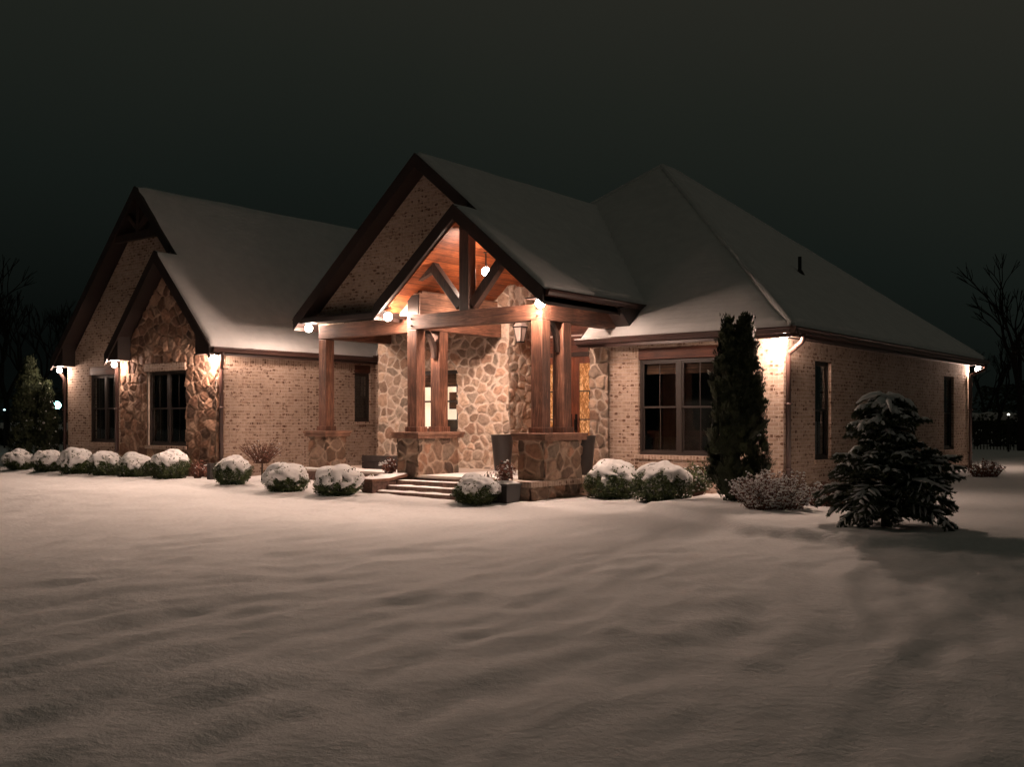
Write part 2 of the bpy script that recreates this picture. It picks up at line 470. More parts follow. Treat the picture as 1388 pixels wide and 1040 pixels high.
M['room'] = simple("dark_room", (0.022,0.020,0.018), 0.9)
M['curtain'] = simple("curtain_cloth", (0.05,0.04,0.033), 0.9, 0.2, 6)
M['blind'] = wood_mat("woven_blind", (0.05,0.022,0.012), (0.12,0.055,0.03), (0.20,0.10,0.06), 'X', 0.03, 0.8, 'Z')
M['fence'] = simple("dark_fence", (0.012,0.011,0.010), 0.9)
M['hedge'] = leaf_mat("hedge_leaf", (0.02,0.03,0.014), (0.05,0.06,0.03))

# lit room seen through the porch window and the amber door glass
def litroom_mat():
    m, n, l, b = new_mat("lit_room_wall")
    g = N(n, "ShaderNodeNewGeometry")
    t = N(n, "ShaderNodeTexNoise", Scale=1.3, Detail=3); l.new(g.outputs["Position"], t.inputs["Vector"])
    r = ramp(n, [(0.35, (0.74,0.55,0.40)), (0.65, (1.0,0.83,0.68))]); l.new(t.outputs["Fac"], r.inputs[0])
    l.new(r.outputs[0], b.inputs["Emission Color"]); l.new(r.outputs[0], b.inputs["Base Color"])
    b.inputs["Emission Strength"].default_value = 1.15
    return m
M['litroom'] = litroom_mat()
def amber_mat():
    m, n, l, b = new_mat("amber_pebbled_glass")
    g = N(n, "ShaderNodeNewGeometry")
    mp = N(n, "ShaderNodeMapping"); mp.inputs["Scale"].default_value = (20,20,9); l.new(g.outputs["Position"], mp.inputs["Vector"])
    v = N(n, "ShaderNodeTexNoise", Scale=1.0, Detail=4, Distortion=1.2); l.new(mp.outputs[0], v.inputs["Vector"])
    r = ramp(n, [(0.38, (0.10,0.025,0.007)), (0.5, (0.40,0.14,0.045)), (0.62, (1.0,0.56,0.25))]); l.new(v.outputs["Fac"], r.inputs[0])
    l.new(r.outputs[0], b.inputs["Emission Color"]); b.inputs["Emission Strength"].default_value = 0.62
    b.inputs["Base Color"].default_value = (0.3,0.14,0.05,1)
    b.inputs["Roughness"].default_value = 0.15
    bp = N(n, "ShaderNodeBump", Strength=0.8, Distance=0.01); l.new(v.outputs["Fac"], bp.inputs["Height"]); l.new(bp.outputs[0], b.inputs["Normal"])
    return m
M['amber'] = amber_mat()

# ------------------------------------------------------------------ snowy ground
def nz(x, y, z=0.0):
    return noise.noise(Vector((x, y, z)))

BED = [(-34,14.2),(-24,13.6),(-17,13.5),(-13,13.9),(-11.2,15.6),(-9.4,15.6),(-8.0,14.6),(-6.3,13.1),(-4.4,12.7),(-2.6,13.7),(-1.6,16),(-1.5,24),(-1.5,40)]
def bed_y(x):
    xs = [p[0] for p in BED if p[1] < 17]; ys = [p[1] for p in BED if p[1] < 17]
    return np.interp(x, xs, ys)

def gz(x, y):
    """ground height"""
    z = 0.13 * float(sstep(-16.5, -21.5, x)) if x < -16.5 else 0.0
    z += 0.055*nz(x*0.16, y*0.16, 3.1)*float(sstep(1.0, 8.0, math.hypot(x, y)))
    # long wind ripples crossing the lawn
    u = x*0.90 + y*0.44; w = -x*0.44 + y*0.90
    q = 1.0 - 0.75*float(sstep(13, 15, y))
    u = -x*0.22 + y*0.975; w = x*0.975 + y*0.22
    u += 0.5*nz(x*0.3, y*0.3, 21); w += 0.35*nz(x*0.35, y*0.35, 22)
    z += q*(0.020*nz(u*0.28, w*0.8, 0.0) + 0.022*nz(u*0.6, w*1.9, 5.0) + 0.030*nz(u*0.9, w*2.9, 9.0) + 0.024*nz(u*1.8, w*4.8, 2.0) + 0.009*nz(u*4.5, w*8.5, 4.0))
    if y > 9 and x > -40:
        d = y - float(bed_y(x))
        rim = float(sstep(-0.10, 0.32, d))
        fade = float(sstep(-1.2, -2.4, x)) if x > -2.4 else 1.0
        hgt = 0.13 if x > -9.5 else 0.05
        z += rim*hgt*fade + 0.02*nz(x*1.5, y*1.5, 7)*rim
    return z

def make_ground():
    def axis(segs):
        out = []
        for a, b, st in segs:
            nn = max(1, int(round((b-a)/st)))
            out += [a + (b-a)*i/nn for i in range(nn)]
        out.append(segs[-1][1]); return out
    xs = axis([(-600,-120,80),(-120,-50,6),(-50,-26,0.5),(-26,-14,0.14),(-14,3,0.09),(3,8,0.4),(8,60,4),(60,400,60)])
    ys = axis([(-60,-4,8),(-4,2,0.4),(2,17,0.09),(17,22,0.3),(22,60,0.8),(60,120,6),(120,700,80)])
    nx, ny = len(xs), len(ys)
    vs = [(x, y, gz(x, y)) for y in ys for x in xs]
    fs = [(j*nx+i, j*nx+i+1, (j+1)*nx+i+1, (j+1)*nx+i) for j in range(ny-1) for i in range(nx-1)]
    o = raw("snowy_ground", vs, fs, M['snow'], smooth=True)
    tag(o, "snow covered lawn with soft wind ripples in front of the house", "ground", kind="structure")
make_ground()

# ------------------------------------------------------------------ house
HOUSE = thing("brick_house", "single storey brick and fieldstone house with steep snow covered gables and lit porch", "house", (-16, 19, 0))
H = HOUSE
ER = 3.41      # eave of the wings
EC = 4.16      # eave of the porch gable
PC = 0.825     # pitch of the middle roof
PL = 1.079     # pitch of the left wing
WZ0 = -0.1

def wall_rects(mb, axis, c0, c1, a0, a1, z0, z1, holes):
    """wall with rectangular holes. axis 'x': runs along x between a0..a1, thickness c0..c1 in y"""
    cuts = sorted(set([a0, a1] + [h[0] for h in holes] + [h[1] for h in holes]))
    for i in range(len(cuts)-1):
        p, q = cuts[i], cuts[i+1]
        if q - p < 1e-6: continue
        mid = (p+q)/2
        zs = [(z0, z1)]
        for h in holes:
            if h[0] < mid < h[1]:
                nzs = []
                for (s0, s1) in zs:
                    if h[2] > s0: nzs.append((s0, min(s1, h[2])))
                    if h[3] < s1: nzs.append((max(s0, h[3]), s1))
                zs = nzs
        for (s0, s1) in zs:
            if s1 - s0 < 1e-4: continue
            if axis == 'x': mb.box(p, q, c0, c1, s0, s1)
            else: mb.box(c0, c1, p, q, s0, s1)

# ---- stone panels: every stone is relief
def pip(poly, x, y):
    inside = np.zeros(x.shape, bool); n = len(poly)
    for i in range(n):
        x0, y0 = poly[i]; x1, y1 = poly[(i+1) % n]
        if y0 == y1: continue
        c = ((y0 > y) != (y1 > y)) & (x < (x1-x0)*(y-y0)/(y1-y0) + x0)
        inside ^= c
    return inside

PAL_PORCH = [(0.44,0.32,0.245),(0.40,0.29,0.22),(0.48,0.37,0.29),(0.33,0.24,0.19),(0.42,0.28,0.21),(0.38,0.32,0.265),(0.32,0.265,0.22),(0.46,0.35,0.275),(0.42,0.33,0.27)]
PAL_WING = [(0.27,0.155,0.105),(0.20,0.115,0.078),(0.33,0.205,0.145),(0.15,0.085,0.06),(0.25,0.145,0.10),(0.31,0.21,0.155),(0.12,0.075,0.055)]
PAL_PED = [(0.27,0.18,0.13),(0.19,0.125,0.09),(0.31,0.215,0.16),(0.13,0.09,0.07),(0.25,0.17,0.125),(0.30,0.175,0.12),(0.21,0.165,0.13)]

def stone_panel(name, origin, u, nrm, poly, holes, parent, seed, cw=0.36, ch=0.27, pal=PAL_PORCH, mort=(0.56,0.45,0.37), step=0.022, rise=0.036, mw=0.017):
    rs = np.random.RandomState(seed)
    xs0 = min(p[0] for p in poly); xs1 = max(p[0] for p in poly)
    ys0 = min(p[1] for p in poly); ys1 = max(p[1] for p in poly)
    nx = max(2, int(round((xs1-xs0)/step))); ny = max(2, int(round((ys1-ys0)/step)))
    a = np.linspace(xs0, xs1, nx+1); b = np.linspace(ys0, ys1, ny+1)
    A, B = np.meshgrid(a, b)
    wa = A + 0.014*np.sin(B*7.3+seed) + 0.010*np.sin(B*23.1+A*9) ; wb = B + 0.012*np.sin(A*6.1+seed*2) + 0.010*np.sin(A*27+B*11)
    # jittered seeds with varied weights
    gi0 = int(math.floor((xs0-1)/cw)); gi1 = int(math.ceil((xs1+1)/cw))
    gj0 = int(math.floor((ys0-1)/ch)); gj1 = int(math.ceil((ys1+1)/ch))
    pts = []
    for j in range(gj0, gj1+1):
        for i in range(gi0, gi1+1):
            if rs.rand() < 0.14: continue
            pts.append(((i + (0.5 if j % 2 else 0) + rs.uniform(-.42,.42))*cw, (j + rs.uniform(-.42,.42))*ch,
                        rs.uniform(0.85,1.2), rs.uniform(-0.5,0.5)))
    pts = np.array(pts)
    d1 = np.full(A.shape, 9.9); d2 = np.full(A.shape, 9.9); idx = np.zeros(A.shape, int)
    asp = ch/cw
    for k, (sx, sy, wgt, rot) in enumerate(pts):
        m = (np.abs(wa-sx) < 1.1) & (np.abs(wb-sy) < 1.1)
        if not m.any(): continue
        dx = (wa-sx)*asp*1.08; dy = (wb-sy)
        d = np.sqrt(dx*dx+dy*dy + 0.5*rot*dx*dy)
        new = d < d1
        d2 = np.where(new, d1, np.minimum(d2, d))
        d1 = np.where(new, d, d1); idx = np.where(new, k, idx)
    edge = (d2-d1)*0.5
    top = sstep(mw, mw+0.017, edge)
    hgt = rs.uniform(0.55, 1.3, len(pts)); tx = rs.uniform(-.12,.12,len(pts)); ty = rs.uniform(-.14,.14,len(pts))
    h = top*(rise*hgt[idx] + (wa-pts[idx,0])*tx[idx] + (wb-pts[idx,1])*ty[idx] + 0.10*np.minimum(edge, 0.12)*rise/0.036)
    rough = np.array([[nz(x*9, y*9, seed) for x in a] for y in b]) * 0.010 if A.size < 60000 else 0.008*np.sin(A*31+np.sin(B*23)*2)*np.sin(B*27)
    h = h + top*rough
    cols = np.array(pal)[rs.randint(0, len(pal), len(pts))] * rs.uniform(0.62, 1.22, (len(pts),1))
    col = cols[idx]*top[...,None] + np.array(mort)*(1-top[...,None])
    ac = (A[:-1,:-1]+A[1:,1:])/2; bc = (B[:-1,:-1]+B[1:,1:])/2
    keep = pip(poly, ac, bc)
    for (h0, h1, z0, z1) in holes:
        keep &= ~((ac > h0) & (ac < h1) & (bc > z0) & (bc < z1))
    O = np.array(origin, float); U = np.array(u, float); NN = np.array(nrm, float)
    V = O + A[...,None]*U + B[...,None]*np.array([0,0,1.0]) + h[...,None]*NN
    # window reveals: draw the border back into the wall
    used = np.zeros(A.shape, bool)
    used[:-1,:-1] |= keep; used[1:,:-1] |= keep; used[:-1,1:] |= keep; used[1:,1:] |= keep
    remap = -np.ones(A.shape, int); remap[used] = np.arange(used.sum())
    J, I = np.nonzero(keep)
    f = np.stack([remap[J,I], remap[J,I+1], remap[J+1,I+1], remap[J+1,I]], 1)
    flip = np.cross(U, [0,0,1.0]).dot(NN) < 0
    if flip: f = f[:, ::-1]
    return raw(name, V[used], f.tolist(), M['stone'], parent, True, col[used])

# ---------- brick walls
mb = MB()
WR = (-11.67, -9.73, 0.85, 2.92)              # right wing front window
wall_rects(mb, 'x', 19.18, 19.42, -12.44, -8.33, WZ0, 3.28, [(WR[0], WR[1], WR[2], 3.17)])
mb.build("wall", M['brick'], H)
SW1 = (20.80, 21.70, 0.76, 2.86); SW2 = (30.2, 31.2, 0.76, 2.86)
mb = MB(); wall_rects(mb, 'y', -8.57, -8.332, 19.42, 32.8, WZ0, 3.28, [SW1, SW2])
mb.build("wall", M['brick'], H)
mb = MB(); mb.box(-30, -8.57, 32.6, 32.8, WZ0, 3.28); mb.build("wall", M['brick'], H)
# left wing: brick gable
LW = (-28.75, -27.15, 0.95, 2.94)
mb = MB(); wall_rects(mb, 'x', 16.0, 16.24, -30.0, -25.9, WZ0, 3.30, [(LW[0], LW[1], LW[2], 3.18)])
XR, ZR = -25.6, 8.05
def lz(x):   # underside limit of the big left gable
    return (ZR - PL*abs(x-XR)) - 0.28 if x > XR else ZR - (ZR-3.3)/4.6*abs(x-XR) - 0.28
xl = XR - (ZR-0.28-6.7)/((ZR-3.3)/4.6); xr = XR + (ZR-0.28-6.7)/PL
xl0 = XR - (ZR-0.28-3.30)/((ZR-3.3)/4.6); xr0 = XR + (ZR-0.28-3.30)/PL
mb.slab([(max(xl0,-30.0),16.0,3.30),(xr0,16.0,3.30),(xr,16.0,6.7),(xl,16.0,6.7)], (0,0.24,0))
mb.build("wall", M['brick'], H)
mb = MB(); mb.slab([(xl,16.06,6.7),(xr,16.06,6.7),(XR,16.06,ZR-0.3)], (0,0.15,0)); mb.build("gable_board", M['trim'], H)
mb = MB(); mb.box(-30.0, -29.76, 16.24, 32.6, WZ0, 3.3); mb.build("wall", M['brick'], H)
# side wall of left wing facing the porch
RW = (20.08, 20.70, 1.56, 2.96)
mb = MB(); wall_rects(mb, 'y', -21.89, -21.65, 15.62, 20.9, WZ0, 3.28, [(RW[0], RW[1], RW[2], 3.2)])
mb.build("wall", M['brick'], H)
mb = MB(); mb.box(-21.89, -19.6, 20.9, 21.1, WZ0, 3.28); mb.build("wall", M['brick'], H)
# big middle gable brick
mb = MB(); mb.slab([(-19.75,17.1,3.95),(-16.3,17.1,3.95),(-16.3,17.1,4.09),(-14.14,17.1,5.87),(-16.0,17.1,7.36),(-19.75,17.1,4.27)], (0,0.2,0))
mb.build("wall", M['brick'], H)
# left side wall of the middle body
mb = MB(); mb.box(-19.75, -19.5, 19.45, 24.0, WZ0, 4.1); mb.build("wall", M['brick'], H)

# soldier courses under the eaves and at window heads
mb = MB()
for bx in ((-12.44, -11.70, 19.172, 19.18), (-9.70, -8.322, 19.172, 19.18), (-8.332, -8.322, 19.18, 32.8), (-21.65, -21.642, 15.66, 20.03)):
    MB().box(*bx, 3.02, 3.24).build("soldier_course", M['soldier'], H)

# ---------- stone walls
PW = (-18.40, -16.94, 1.28, 2.87)       # lit porch window
XC = -15.28
stone_panel("stone_wall", (0,19.18,0), (1,0,0), (0,-1,0),
            [(-19.75,-0.05),(XC,-0.05),(XC,4.90),(-15.9,4.40),(-15.9,3.99),(-19.75,3.99)], [PW], H, 11, 0.30, 0.235, PAL_PORCH, (0.60,0.51,0.44), 0.018, 0.027, 0.012)
stone_panel("stone_wall", (XC,0,0), (0,1,0), (1,0,0), [(19.18,0.35),(20.3,0.35),(20.3,4.9),(19.18,4.9)], [], H, 13, 0.27, 0.22, PAL_PORCH, (0.60,0.51,0.44), 0.018, 0.03, 0.012)
stone_panel("stone_wall", (0,19.17,0), (1,0,0), (0,-1,0), [(-12.93,-0.05),(-12.44,-0.05),(-12.44,3.5),(-12.93,3.5)], [], H, 14, 0.24, 0.22, PAL_PORCH, (0.60,0.51,0.44), 0.018, 0.027, 0.012)
stone_panel("stone_wall", (-12.93,0,0), (0,1,0), (-1,0,0), [(19.17,0.35),(20.3,0.35),(20.3,4.6),(19.17,4.6)], [], H, 15, 0.26, 0.22)
mb = MB(); wall_rects(mb, 'x', 19.195, 19.45, -19.74, XC-0.01, WZ0, 3.94, [PW]); 
mb.slab([(-15.9,19.21,3.95),(XC-0.01,19.21,3.95),(XC-0.01,19.21,4.85),(-15.9,19.21,4.3)], (0,0.24,0)); mb.build("wall_core", M['mortar'], H); mb = MB(); mb.box(-15.6,XC-0.01,19.451,20.3,WZ0,4.6); mb.build("wall_core", M['mortar'], H); mb = MB(); mb.box(-12.91, -12.45, 19.2, 20.3, WZ0, 4.5)
mb.build("wall_core", M['mortar'], H)
stone_panel("stone_wall", (-19.75,0,0), (0,1,0), (-1,0,0), [(19.18,-0.05),(20.9,-0.05),(20.9,3.7),(19.18,3.7)], [], H, 16)

# stone gable of left wing
SWN = (-24.70, -22.93, 0.93, 2.90)
XS, ZS = -23.7, 6.0
def sz(x): return ZS - PL*abs(x-XS) - 0.26
stone_panel("stone_wall", (0,15.4,0), (1,0,0), (0,-1,0),
            [(-26.0,-0.1),(-21.65,-0.1),(-21.65,sz(-21.65)),(XS,sz(XS)),(-26.0,sz(-26.0))], [SWN], H, 21, 0.31, 0.25, PAL_WING, (0.36,0.245,0.185), 0.018, 0.024, 0.010)
stone_panel("stone_wall", (-21.65,0,0), (0,1,0), (1,0,0), [(15.4,-0.1),(15.62,-0.1),(15.62,3.3),(15.4,3.3)], [], H, 22, 0.3, 0.3, PAL_WING, (0.36,0.24,0.18), 0.022, 0.03, 0.012)
stone_panel("stone_wall", (-26.0,0,0), (0,1,0), (-1,0,0), [(15.4,-0.1),(16.0,-0.1),(16.0,3.3),(15.4,3.3)], [], H, 23, 0.3, 0.3, PAL_WING, (0.36,0.24,0.18), 0.03, 0.03, 0.012)
mb = MB(); wall_rects(mb, 'x', 15.42, 15.62, -25.98, -21.67, WZ0, 3.3, [SWN])
mb.slab([(-25.9,15.42,3.3),(-21.75,15.42,3.3),(XS,15.42,sz(XS)-0.03)], (0,0.2,0))
mb.build("wall_core", M['mortar'], H)
mb = MB(); mb.box(SWN[0]-0.05, SWN[1]+0.05, 15.33, 15.42, SWN[3]+0.003, SWN[3]+0.20); mb.build("soldier_course", M['soldier'], H)

# ---------- roofs
def roof_part(name, poly, thick, mat, parent=H, off=0.0, nrm=None):
    mb = MB(); mb.slab([(p[0], p[1], p[2]+off) for p in poly], (0,0,-thick)); return mb.build(name, mat, parent)

def snow_sheet(poly, parent, thick=0.10, seed=0, div=0.11, origin=None, ax=(1,0), inset=0.02, edge_amp=0.03):
    """snow blanket over a planar roof polygon: a grid in plan with a rolled, ragged edge"""
    P = [Vector(p) for p in poly]
    n = (P[1]-P[0]).cross(P[2]-P[0]); 
    if abs(n.z) < 1e-6 and len(P) > 3: n = (P[2]-P[0]).cross(P[3]-P[0])
    n.normalize()
    if n.z < 0: n = -n
    def zat(x, y): return P[0].z - (n.x*(x-P[0].x) + n.y*(y-P[0].y))/n.z
    pl = [(p.x, p.y) for p in P]
    x0 = min(p[0] for p in pl); x1 = max(p[0] for p in pl); y0 = min(p[1] for p in pl); y1 = max(p[1] for p in pl)
    # cell polygon clipping via bmesh: bisect a planar ngon by grid lines
    bm = bmesh.new()
    bm.faces.new([bm.verts.new((p[0], p[1], 0)) for p in pl])
    def cuts(a, b, edge=(0.05, 0.14)):
        c = [a+edge[0], a+edge[1]]
        k = a + edge[1] + div*1.4
        while k < b - edge[1] - 0.05: c.append(k); k += div*2.6
        c += [b-edge[1], b-edge[0]]
        return c
    for x in cuts(x0, x1):
        bmesh.ops.bisect_plane(bm, geom=bm.verts[:]+bm.edges[:]+bm.faces[:], plane_co=(x,0,0), plane_no=(1,0,0))
    for y in cuts(y0, y1):
        bmesh.ops.bisect_plane(bm, geom=bm.verts[:]+bm.edges[:]+bm.faces[:], plane_co=(0,y,0), plane_no=(0,1,0))
    # distance to polygon edges
    def dist(x, y):
        m_ = 9e9
        for i in range(len(pl)):
            ax_, ay_ = pl[i]; bx_, by_ = pl[(i+1) % len(pl)]
            dx, dy = bx_-ax_, by_-ay_; L = dx*dx+dy*dy
            t = max(0, min(1, ((x-ax_)*dx+(y-ay_)*dy)/L)) if L > 0 else 0
            m_ = min(m_, math.hypot(x-ax_-t*dx, y-ay_-t*dy))
        return m_
    bm.verts.ensure_lookup_table()
    vs = []; 
    for v in bm.verts:
        x, y = v.co.x, v.co.y
        d = dist(x, y)
        k = min(1.0, d/0.13); k = math.sqrt(max(0, 1-(1-k)**2))
        h = 0.012 + k*(thick + 0.03*nz(x*0.8, y*0.8, seed) + 0.012*nz(x*3, y*3, seed+4))
        z = zat(x, y) + h
        if d < 0.01:
            z -= 0.02 + 0.05*abs(nz(x*3.5, y*3.5, seed+8))
        vs.append((x, y, z))
    fs = [tuple(v.index for v in f.verts) for f in bm.faces]
    bm.verts.index_update()
    fs = [tuple(v.index for v in f.verts) for f in bm.faces]
    bm.free()
    f0 = fs[0]
    a = Vector(vs[f0[0]]); b = Vector(vs[f0[1]]); c = Vector(vs[f0[2]])
    return raw("roof_snow", vs, fs, M['snowroof'], parent, True)

# main hip roof
A_ = (-19.9,18.75,ER); B_ = (-7.95,18.75,ER); C_ = (-7.95,33.2,ER); D_ = (-19.9,33.2,ER)
P1 = (-14.78,25.58,8.87); P2 = (-14.78,26.35,8.87); Hf = (-19.9,20.46,4.78); Hb = (-19.9,31.5,4.78)
zf = lambda y: ER + 0.7994*(y-18.75)
hip_faces = {'front': [(-12.95,18.75,ER), B_, P1, Hf, (-16.0,23.8,zf(23.8)), (-12.95,20.6,zf(20.6))], 'right': [B_, C_, P2, P1], 'back': [C_, D_, Hb, P2], 'left': [Hf, P1, P2, Hb]}
mb = MB()
for k, f in hip_faces.items():
    mb.add(f, [tuple(range(len(f)))])
# soffit of overhang + closing
RF = mb.build("roof", M['shingle'], H)
for i, (k, f) in enumerate(hip_faces.items()):
    if k != 'back': snow_sheet(f, RF, 0.09, 10+i)
# chunky snow along the hips
def ridge_snow(a, b, r, seed):
    a = Vector(a); b = Vector(b); n = int((b-a).length/0.3)
    pts = []; rd = []
    for i in range(n+1):
        p = a.lerp(b, i/n); p.z += 0.015 + 0.012*nz(i*0.4, seed)
        pts.append(p); rd.append(r*(1+0.2*nz(i*0.37, seed+3)))
    return pts, rd
mb = MB()
for a, b in ((P1, (-8.0,18.8,ER+0.04)), (P1, P2), (P2, (-8.0,33.15,ER+0.04)), (P1, Hf)):
    pts, rd = ridge_snow(a, b, 0.075, 3); mb.tube(pts, rd, 10)
mb.build("ridge_snow", M['snowroof'], RF, True)

# middle roof
XM, ZM = -16.0, EC + PC*4.2
XQ, ZQ = -14.14, EC + PC*2.34
yR0, yR1 = 15.9, 16.7
right_poly = [(-11.8,yR0,EC),(-11.8,24.3,EC),(XM,24.3,ZM),(XM,yR1,ZM),(XQ,yR1,ZQ),(XQ,yR0,ZQ)]
left_poly = [(XM,yR1,ZM),(XM,24.3,ZM),(-20.2,24.3,EC),(-20.2,yR1,EC)]
sl_poly = [(XQ,yR0,ZQ),(XQ,17.12,ZQ),(-16.48,17.12,EC),(-16.48,yR0,EC)]
TH = 0.24
mb = MB()
mb.slab(right_poly, (0,0,-TH)); mb.slab(left_poly, (0,0,-TH)); mb.slab([(p[0],p[1],p[2]-0.003) for p in sl_poly], (0,0,-TH))
RM = mb.build("roof", M['trim'], H)
rp_vis = [(-11.8,yR0,EC),(-11.8,19.9,EC),(XM,24.2,ZM),(XM,yR1,ZM),(XQ,yR1,ZQ),(XQ,yR0,ZQ)]
snow_sheet(rp_vis, RM, 0.09, 30); snow_sheet(left_poly, RM, 0.09, 31); snow_sheet(sl_poly, RM, 0.09, 32)
# rake boards (fascia) proud of the slabs
def rake(mb, x0, z0, x1, z1, y, w=0.30, t=0.05, drop=0.10):
    mb.slab([(x0,y-t,z0+0.015),(x1,y-t,z1+0.015),(x1,y-t,z1-w),(x0,y-t,z0-w)], (0,t-0.004,0))
mb = MB()
rake(mb, XM, ZM, -20.2, EC, yR1); rake(mb, XM+0.001, ZM, XQ-0.3, ZQ+0.3*PC, yR1)
mb.build("rake_board", M['trim'], H)
mb = MB(); rake(mb, XQ, ZQ, -16.48, EC, yR0); rake(mb, XQ+0.001, ZQ, -11.8, EC, yR0)
mb.build("rake_board", M['trim'], H)
mb = MB(); mb.box(-16.51, -16.482, 15.86, 16.66, 3.84, 4.14); mb.build("light_stop_board", M['trim'], H)  # added board that stops the lamp below from lighting the left roof
# boxed cornice return under the brick gable
mb = MB(); mb.box(-20.2, -16.3, 16.72, 17.12, 4.01, 4.17); mb.box(-20.24, -16.35, 16.67, 16.716, 4.02, 4.12); mb.box(-20.2,-20.17,16.66,19.5,3.86,4.14); mb.build("cornice", M['trim'], H)  # last box is added to block lamp light towards the left roof

# left wing roof
LE = -21.3
yL0, yL1 = 15.0, 15.6
lr = [(LE,yL0,ER),(LE,32.0,ER),(XR,32.0,ZR),(XR,yL1,ZR),(XS,yL1,ER+PL*(LE-XS)),(XS,yL0,ER+PL*(LE-XS))]
ZSS = ER+PL*(LE-XS)
LXL = -30.2
TL = 0.18
ll = [(XR,yL1,ZR),(XR,32.0,ZR),(LXL,32.0,ER),(LXL,yL1,ER)]
lsl = [(XS,yL0,ZSS),(XS,16.02,ZSS),(-26.1,16.02,ER),(-26.1,yL0,ER)]
mb = MB(); mb.slab(lr, (0,0,-TL)); mb.slab(ll, (0,0,-TL)); mb.slab([(p[0],p[1],p[2]-0.003) for p in lsl], (0,0,-TL))
RL = mb.build("roof", M['trim'], H)
snow_sheet(lr, RL, 0.08, 40); snow_sheet(ll, RL, 0.08, 41); snow_sheet(lsl, RL, 0.08, 42)
mb = MB(); rake(mb, XR, ZR, LXL, ER, yL1); rake(mb, XR+0.001, ZR, XS-0.25, ZSS+0.25*PL, yL1); mb.build("rake_board", M['trim'], H)
mb = MB(); rake(mb, XS, ZSS, -26.1, ER, yL0); rake(mb, XS+0.001, ZSS, LE, ER, yL0); mb.build("rake_board", M['trim'], H)
def eave_return(x0, x1, y0, y1, z, z0, z1):
    mb = MB(); mb.slab([(x0,y0,z),(x1,y0,z),(x1,y0,z1),(x0,y0,z0)], (0,y1-y0,0)); mb.build("eave_return", M['trim'], H)
eave_return(-21.30, -21.95, yL0+0.005, 15.395, 3.235, 3.25, 3.25+0.65*PL)
eave_return(-26.10, -25.50, yL0+0.005, 15.395, 3.235, 3.25, 3.25+0.6*PL)
eave_return(LXL, -29.55, yL1+0.005, 15.995, 3.225, 3.24, 3.24+0.65)
# decorative truss in the left gable peak
mb = MB()
yt = 15.72
mb.box(-26.75, -24.72, yt-0.07, yt+0.07, 6.62, 6.82); mb.bar((XR,yt,6.8),(XR,yt,ZR-0.3),0.14,0.14)
mb.bar((XR,yt,6.85),(XR-0.55,yt,7.35),0.12,0.12); mb.bar((XR,yt,6.85),(XR+0.5,yt,7.4),0.12,0.12)
mb.build("gable_truss", M['darkbeam'], H)
# low link roof in the corner between left wing and porch
link = [(-21.5,20.6,ER+0.05),(-19.6,20.6,ER+0.05),(-19.6,22.6,ER+1.65),(-21.5,22.6,ER+1.65)]
mb = MB(); mb.slab(link, (0,0,-0.2)); RK = mb.build("roof", M['trim'], H); snow_sheet(link, RK, 0.08, 50)

# soffits
mb = MB()
mb.add([(-12.9,18.76,3.262),(-7.96,18.76,3.262),(-7.96,19.18,3.262),(-12.9,19.18,3.262)], [(0,1,2,3)])
mb.add([(-8.33,19.18,3.262),(-7.96,19.18,3.262),(-7.96,33.19,3.262),(-8.33,33.19,3.262)], [(0,1,2,3)])
mb.build("soffit", M['trim'], H)
# frieze boards under the soffit
mb = MB()
mb.box(-12.44, -8.31, 19.15, 19.178, 3.24, 3.30); mb.box(-8.33, -8.30, 19.15, 32.8, 3.24, 3.30)
mb.build("frieze", M['trim'], H)

# gutters: K profile swept along the eaves
def gutter(a, b, out, name="gutter", parent=H, top=0.0):
    """a,b eave line ends; out = horizontal unit vector away from wall"""
    prof = [(0.0,-0.02),(0.115,0.0),(0.125,-0.03),(0.10,-0.06),(0.085,-0.12),(0.03,-0.135),(0.0,-0.135)]
    mb = MB(); a = Vector(a); b = Vector(b); o = Vector(out)
    vs = [p + o*q[0] + Vector((0,0,q[1]+top)) for p in (a,b) for q in prof]
    n = len(prof)
    fs = [tuple(range(n)), tuple(range(2*n-1, n-1, -1))] + [(i, i+n, (i+1) % n + n, (i+1) % n) for i in range(n)]
    mb.add(vs, fs)
    # fascia board behind it
    c = [a - o*0.03 + Vector((0,0,0.0)), b - o*0.03, b - o*0.03 + Vector((0,0,-0.20)), a - o*0.03 + Vector((0,0,-0.20))]
    mb.slab(c, o*0.028)
    return mb.build(name, M['gutter'], parent)
gutter((-13.0,18.75,ER),(-7.84,18.75,ER),(0,-1,0))
gutter((-7.95,18.63,ER),(-7.95,33.2,ER),(1,0,0))
gutter((-11.8,15.92,EC),(-11.8,19.75,EC),(1,0,0))
gutter((-20.2,16.72,EC),(-20.2,20.5,EC),(-1,0,0))
gutter((-21.3,15.02,ER),(-21.3,20.9,ER),(1,0,0))
gutter((-26.1,15.02,ER),(-26.1,15.6,ER),(-1,0,0))
gutter((-30.2,15.62,ER),(-30.2,31,ER),(-1,0,0))
gutter((-21.5,20.6,ER+0.05),(-19.76,20.6,ER+0.05),(0,-1,0))

